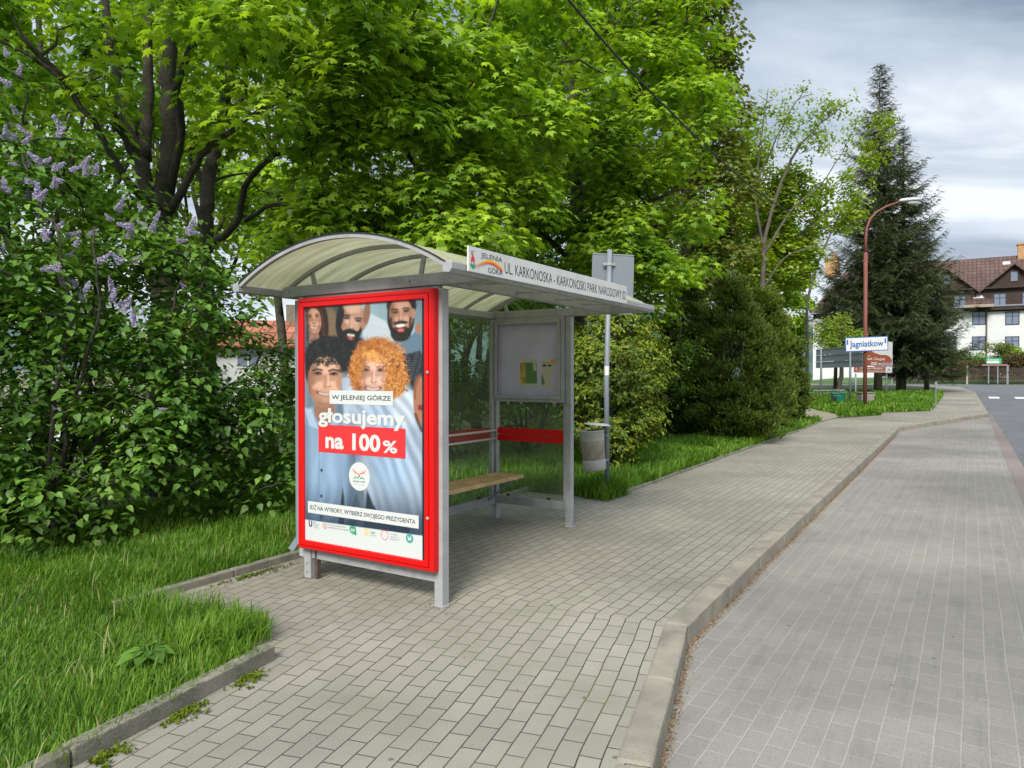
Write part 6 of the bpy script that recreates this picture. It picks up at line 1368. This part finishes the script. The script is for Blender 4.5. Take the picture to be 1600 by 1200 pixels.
# ---------------------------------------------------------------- grass and small growth
PATH = [(21.9, .9), (23.9, .6), (25.6, 1.2), (28.4, 2.5), (30.4, 4.2), (29.6, 5.4), (27.2, 4.2), (24.8, 2.8), (22.8, 2.0)]
def in_poly(x, y, pl):
    ins = np.zeros(len(x), bool)
    for i in range(len(pl)):
        (a, b), (c, d) = pl[i][:2], pl[(i + 1) % len(pl)][:2]
        cond = ((b > y) != (d > y)); t = (c - a) * (y - b) / ((d - b) if d != b else 1e-9) + a; ins ^= cond & (x < t)
    return ins
def vnoise(x, y, s, seed=0):
    g_ = np.random.default_rng(seed); k = g_.uniform(-1, 1, (10, 2)) * s; ph = g_.uniform(0, 6.28, 10); return sum(np.sin(x * k[i, 0] + y * k[i, 1] + ph[i]) for i in range(10)) / 4.5
def grass(name, dens, amin, amax, bmin, bmax, hl, seed, maxd, wd=.0032, poly_=None, mind=0, far=None, lm=None):
    g = np.random.default_rng(seed); n = int(dens * (amax - amin) * (bmax - bmin)); a = g.uniform(amin, amax, n); b = g.uniform(bmin, bmax, n)
    k = np.zeros(n, bool)
    for pl in (poly_ or lawn): k |= in_poly(a, b, pl)
    k &= ~in_poly(a, b, PATH)
    x = P0[0] + a * SA - b * CA; y = P0[1] + a * CA + b * SA; dist = np.hypot(x, y); px = 800 + FPX * x / np.maximum(y, .1)
    k &= (y > 1.2) & (px > -150) & (px < 1700) & (dist < maxd) & (dist > mind) & (g.random(n) < np.minimum(1, (4.5 / dist) ** 1.0 if far is None else far))
    a, b, x, y, dist = a[k], b[k], x[k], y[k], dist[k]; n = len(a); z = np.maximum(0, .0186 * (a - 19)) + .01
    cl = .5 + .5 * np.clip(vnoise(x, y, 3.2, seed), -1, 1); cl2 = .5 + .5 * np.clip(vnoise(x, y, 11, seed + 1), -1, 1)
    L_ = hl * g.uniform(.3, 1.2, n) * (.45 + .75 * cl + .55 * cl2)
    an = vnoise(x, y, 6, seed + 2) * 2.4 + g.normal(0, 1.5, n); d = np.c_[np.cos(an), np.sin(an)]; ln = g.uniform(.15, .95, n) * (.6 + .6 * cl2)
    w = wd * g.uniform(.7, 1.4, n) * np.maximum(1, dist / 6.5); sd_ = np.c_[-d[:, 1], d[:, 0]]
    V = np.zeros((n, 7, 3)); base = np.c_[x, y, z]
    for j, (t, ww) in enumerate(((0, 1.0), (.4, .9), (.75, .6))):
        o = np.c_[d * (L_ * ln * t ** 1.8)[:, None], (L_ * (t - .35 * ln * t * t))]
        V[:, 2 * j] = base + o - np.c_[sd_ * (w * ww)[:, None], np.zeros(n)]; V[:, 2 * j + 1] = base + o + np.c_[sd_ * (w * ww)[:, None], np.zeros(n)]
    V[:, 6] = base + np.c_[d * (L_ * ln)[:, None], L_ * (1 - .42 * ln)]
    f = [(0, 1, 3, 2), (2, 3, 5, 4), (4, 5, 6)]; fl_ = np.concatenate([np.array(q) for q in f]); loops = (fl_[None] + (np.arange(n) * 7)[:, None]).ravel(); starts = (np.array([0, 4, 8])[None] + (np.arange(n) * 11)[:, None]).ravel()
    o = np_mesh(name, V.reshape(-1, 3), loops, starts, lm or LM['grass']); tag(o, kind='stuff'); return o, n
NG = 0
o, n = grass('grass', 5200, -3.2, 5, -1.2, 5.5, .115, 1, 10.5); tag(o, 'long bright green grass of the lawn left of the paving', 'grass'); NG += n
STRAW = leafmat('dry grass', [(.30, .26, .12), (.38, .36, .18)], .3, .6, 0)
o, n = grass('dry_grass', 80, -3.2, 5, -1.2, 5.5, .15, 31, 10.5, lm=STRAW); tag(o, 'thin dry blades scattered through the lawn', 'grass')
o, n = grass('grass', 1700, 2.5, 19, .7, 7.5, .19, 2, 24, .005, mind=8.5, far=.9); tag(o, 'long grass of the strip behind the shelter and under the yews', 'grass'); NG += n
o, n = grass('grass', 420, 18, 46, -2, 12, .22, 3, 62, .006, far=.9); tag(o, 'grass of the green around the signs and spruces', 'grass'); NG += n
print('grass blades', NG)
# overhanging tussocks on the paving edge
tus = [[(-1.62, .55), (-1.10, .42), (-.90, .70), (-.98, 1.2), (-1.08, 1.55), (-1.35, 1.7)]]
o, n = grass('grass', 5200, -1.7, -.7,   .3, 1.75, .15, 5, 9, poly_=tus); tag(o, 'tussocks of grass creeping over the left edge of the paving', 'grass')
tus = [[(4.3, .75), (5.0, .72), (5.1, 1.2), (4.5, 1.3)]]
o, n = grass('grass', 2600, 4.2, 5.2, .6, 1.4, .26, 6, 14, poly_=tus, far=1); tag(o, 'tall grass tuft at the corner of the edging under the litter bin', 'grass')
# moss and weeds along the joints at the edging
W_ = []
for i, (sg, cnt) in enumerate(((((-8, -1.0), (-2.45, -.05)), 500), (((-2.4, -.04), (-1.25, .17)), 900), (((-1.25, 1.72), (1.8, 1.83)), 900))):
    for _ in range(cnt):
        t = g.random(); c = (0.5 + .5 * math.sin(t * 17 + i)); 
        if g.random() > c ** 2: continue
        a = sg[0][0] + (sg[1][0] - sg[0][0]) * t; b = sg[0][1] + (sg[1][1] - sg[0][1]) * t - abs(g.normal(0, .045)); W_.append((*AB(a, b), .004))
W_ = np.array(W_); n = len(W_); o = leaves_obj('moss', W_, unit(g.normal(0, .5, (n, 3)) + [0, 0, 1]), unit(g.normal(size=(n, 3))), g.uniform(.012, .03, n), tuft(6, 9, 1.2, .2), leafmat('moss', [(.09, .14, .015), (.15, .20, .02)], .2, .6, 0), None)
tag(o, 'yellow green moss in the joint along the low edging', 'moss', kind='stuff')
# dead leaf crumbs in the gutter along the street kerb
Q = []
for (a0, b0), (a1, b1) in zip(KERB[1:7], KERB[2:8]):
    Ls = math.hypot(a1 - a0, b1 - b0)
    for _ in range(int(Ls * (420 if a0 < 6 else 130))):
        t = g.random(); a = a0 + (a1 - a0) * t; b = b0 + (b1 - b0) * t - .004 - abs(g.normal(0, .020)); Q.append((*AB(a, b), hgt(a) + LOW + g.uniform(.002, .012)))
for _ in range(420): a = g.uniform(-6, 12); b = g.uniform(-3.6, 1.2); b = min(b, 99); k_ = b < -1.75 - max(0, -a) * .28; Q.append((*AB(a, b), (LOW if k_ else 0) + .005))
for fa, fb in ((0, 0), (0, 1.31), (2.8, .47), (2.8, 1.41)):
    for _ in range(70): ang = g.uniform(0, 6.28); r_ = .055 + abs(g.normal(0, .035)); Q.append((*AB(fa + math.cos(ang) * r_, fb + math.sin(ang) * r_), .006))
for _ in range(700): a = g.uniform(-1.2, 4.5); b = 1.74 + .04 * a - abs(g.normal(0, .06)); Q.append((*AB(a, b), .006))
for _ in range(500): a = g.uniform(5, 21); b = .78 + .012 * (a - 5) - abs(g.normal(0, .06)); Q.append((*AB(a, b), hgt(a) + .006))
Q = np.array(Q); n = len(Q); DL = leafmat('dead leaf crumbs', [(.20, .10, .04), (.34, .20, .09), (.12, .07, .04), (.42, .32, .2)], .1, .7, 0)
o = leaves_obj('leaf_litter', Q, unit(g.normal(0, .35, (n, 3)) + [0, 0, 1]), unit(g.normal(size=(n, 3))), g.uniform(.006, .020, n), (OVAL, OVAL_F), DL, None); tag(o, 'brown dead leaf crumbs in the gutter along the kerb', 'litter', kind='stuff')
n = 260; a = g.uniform(-4, 12, n); b = g.uniform(-1.5, 1.6, n); ok = b > -1.5 + np.maximum(0, -a) * -.25; Pp = np.array([(*AB(a[i], b[i]), .004) for i in range(n) if b[i] > -1.45])
o = leaves_obj('petal_litter', Pp, unit(g.normal(0, .2, (len(Pp), 3)) + [0, 0, 1]), unit(g.normal(size=(len(Pp), 3))), g.uniform(.005, .013, len(Pp)), (OVAL, OVAL_F), leafmat('pale petals', [(.5, .5, .45), (.6, .57, .5)], .1, .7, 0), None); tag(o, 'pale fallen petals strewn over the footway paving', 'litter', kind='stuff')
# dandelions and daisies on the far green
n = 90; a = g.uniform(33, 41, n); b = g.uniform(-.2, 2.2, n); x = P0[0] + a * SA - b * CA; y = P0[1] + a * CA + b * SA
o = leaves_obj('dandelions', np.c_[x, y, .0186 * (a - 19) + .17], unit(g.normal(0, .3, (n, 3)) + [0, -.5, 1]), unit(g.normal(size=(n, 3))), np.full(n, .08), (np.array([(math.cos(t) * .5, math.sin(t) * .5, 0) for t in np.linspace(0, 6.28, 8, endpoint=False)]), [tuple(range(8))]), LM['dandelion'], None); tag(o, 'yellow dandelion flowers scattered on the green behind the lamp post', 'flowers', kind='stuff')
# broad leaved weed in the tussock
dk = empty('broad_leaved_weed', (*AB(-1.75, .62), 0), 0, 'broad leaved pale green weed in the grass near the corner of the edging', 'plant')
k_ = 9; A_ = np.linspace(0, 6.28, k_, endpoint=False); P = np.c_[.04 * np.cos(A_), .04 * np.sin(A_), np.full(k_, .13)]; T = np.c_[np.cos(A_), np.sin(A_), np.full(k_, .05)]
leaves_obj('leaves', P, unit(np.c_[np.cos(A_) * .2, np.sin(A_) * .2, np.ones(k_)]), T, g.uniform(.09, .14, k_), (HEART, HEART_F), LM['lilac'], dk)
mb = MB()
for a_ in A_: mb.tube([(0, 0, 0), (.04 * math.cos(a_), .04 * math.sin(a_), .13)], .003, 4)
mb.build('stalks', LM['lilac'], dk)
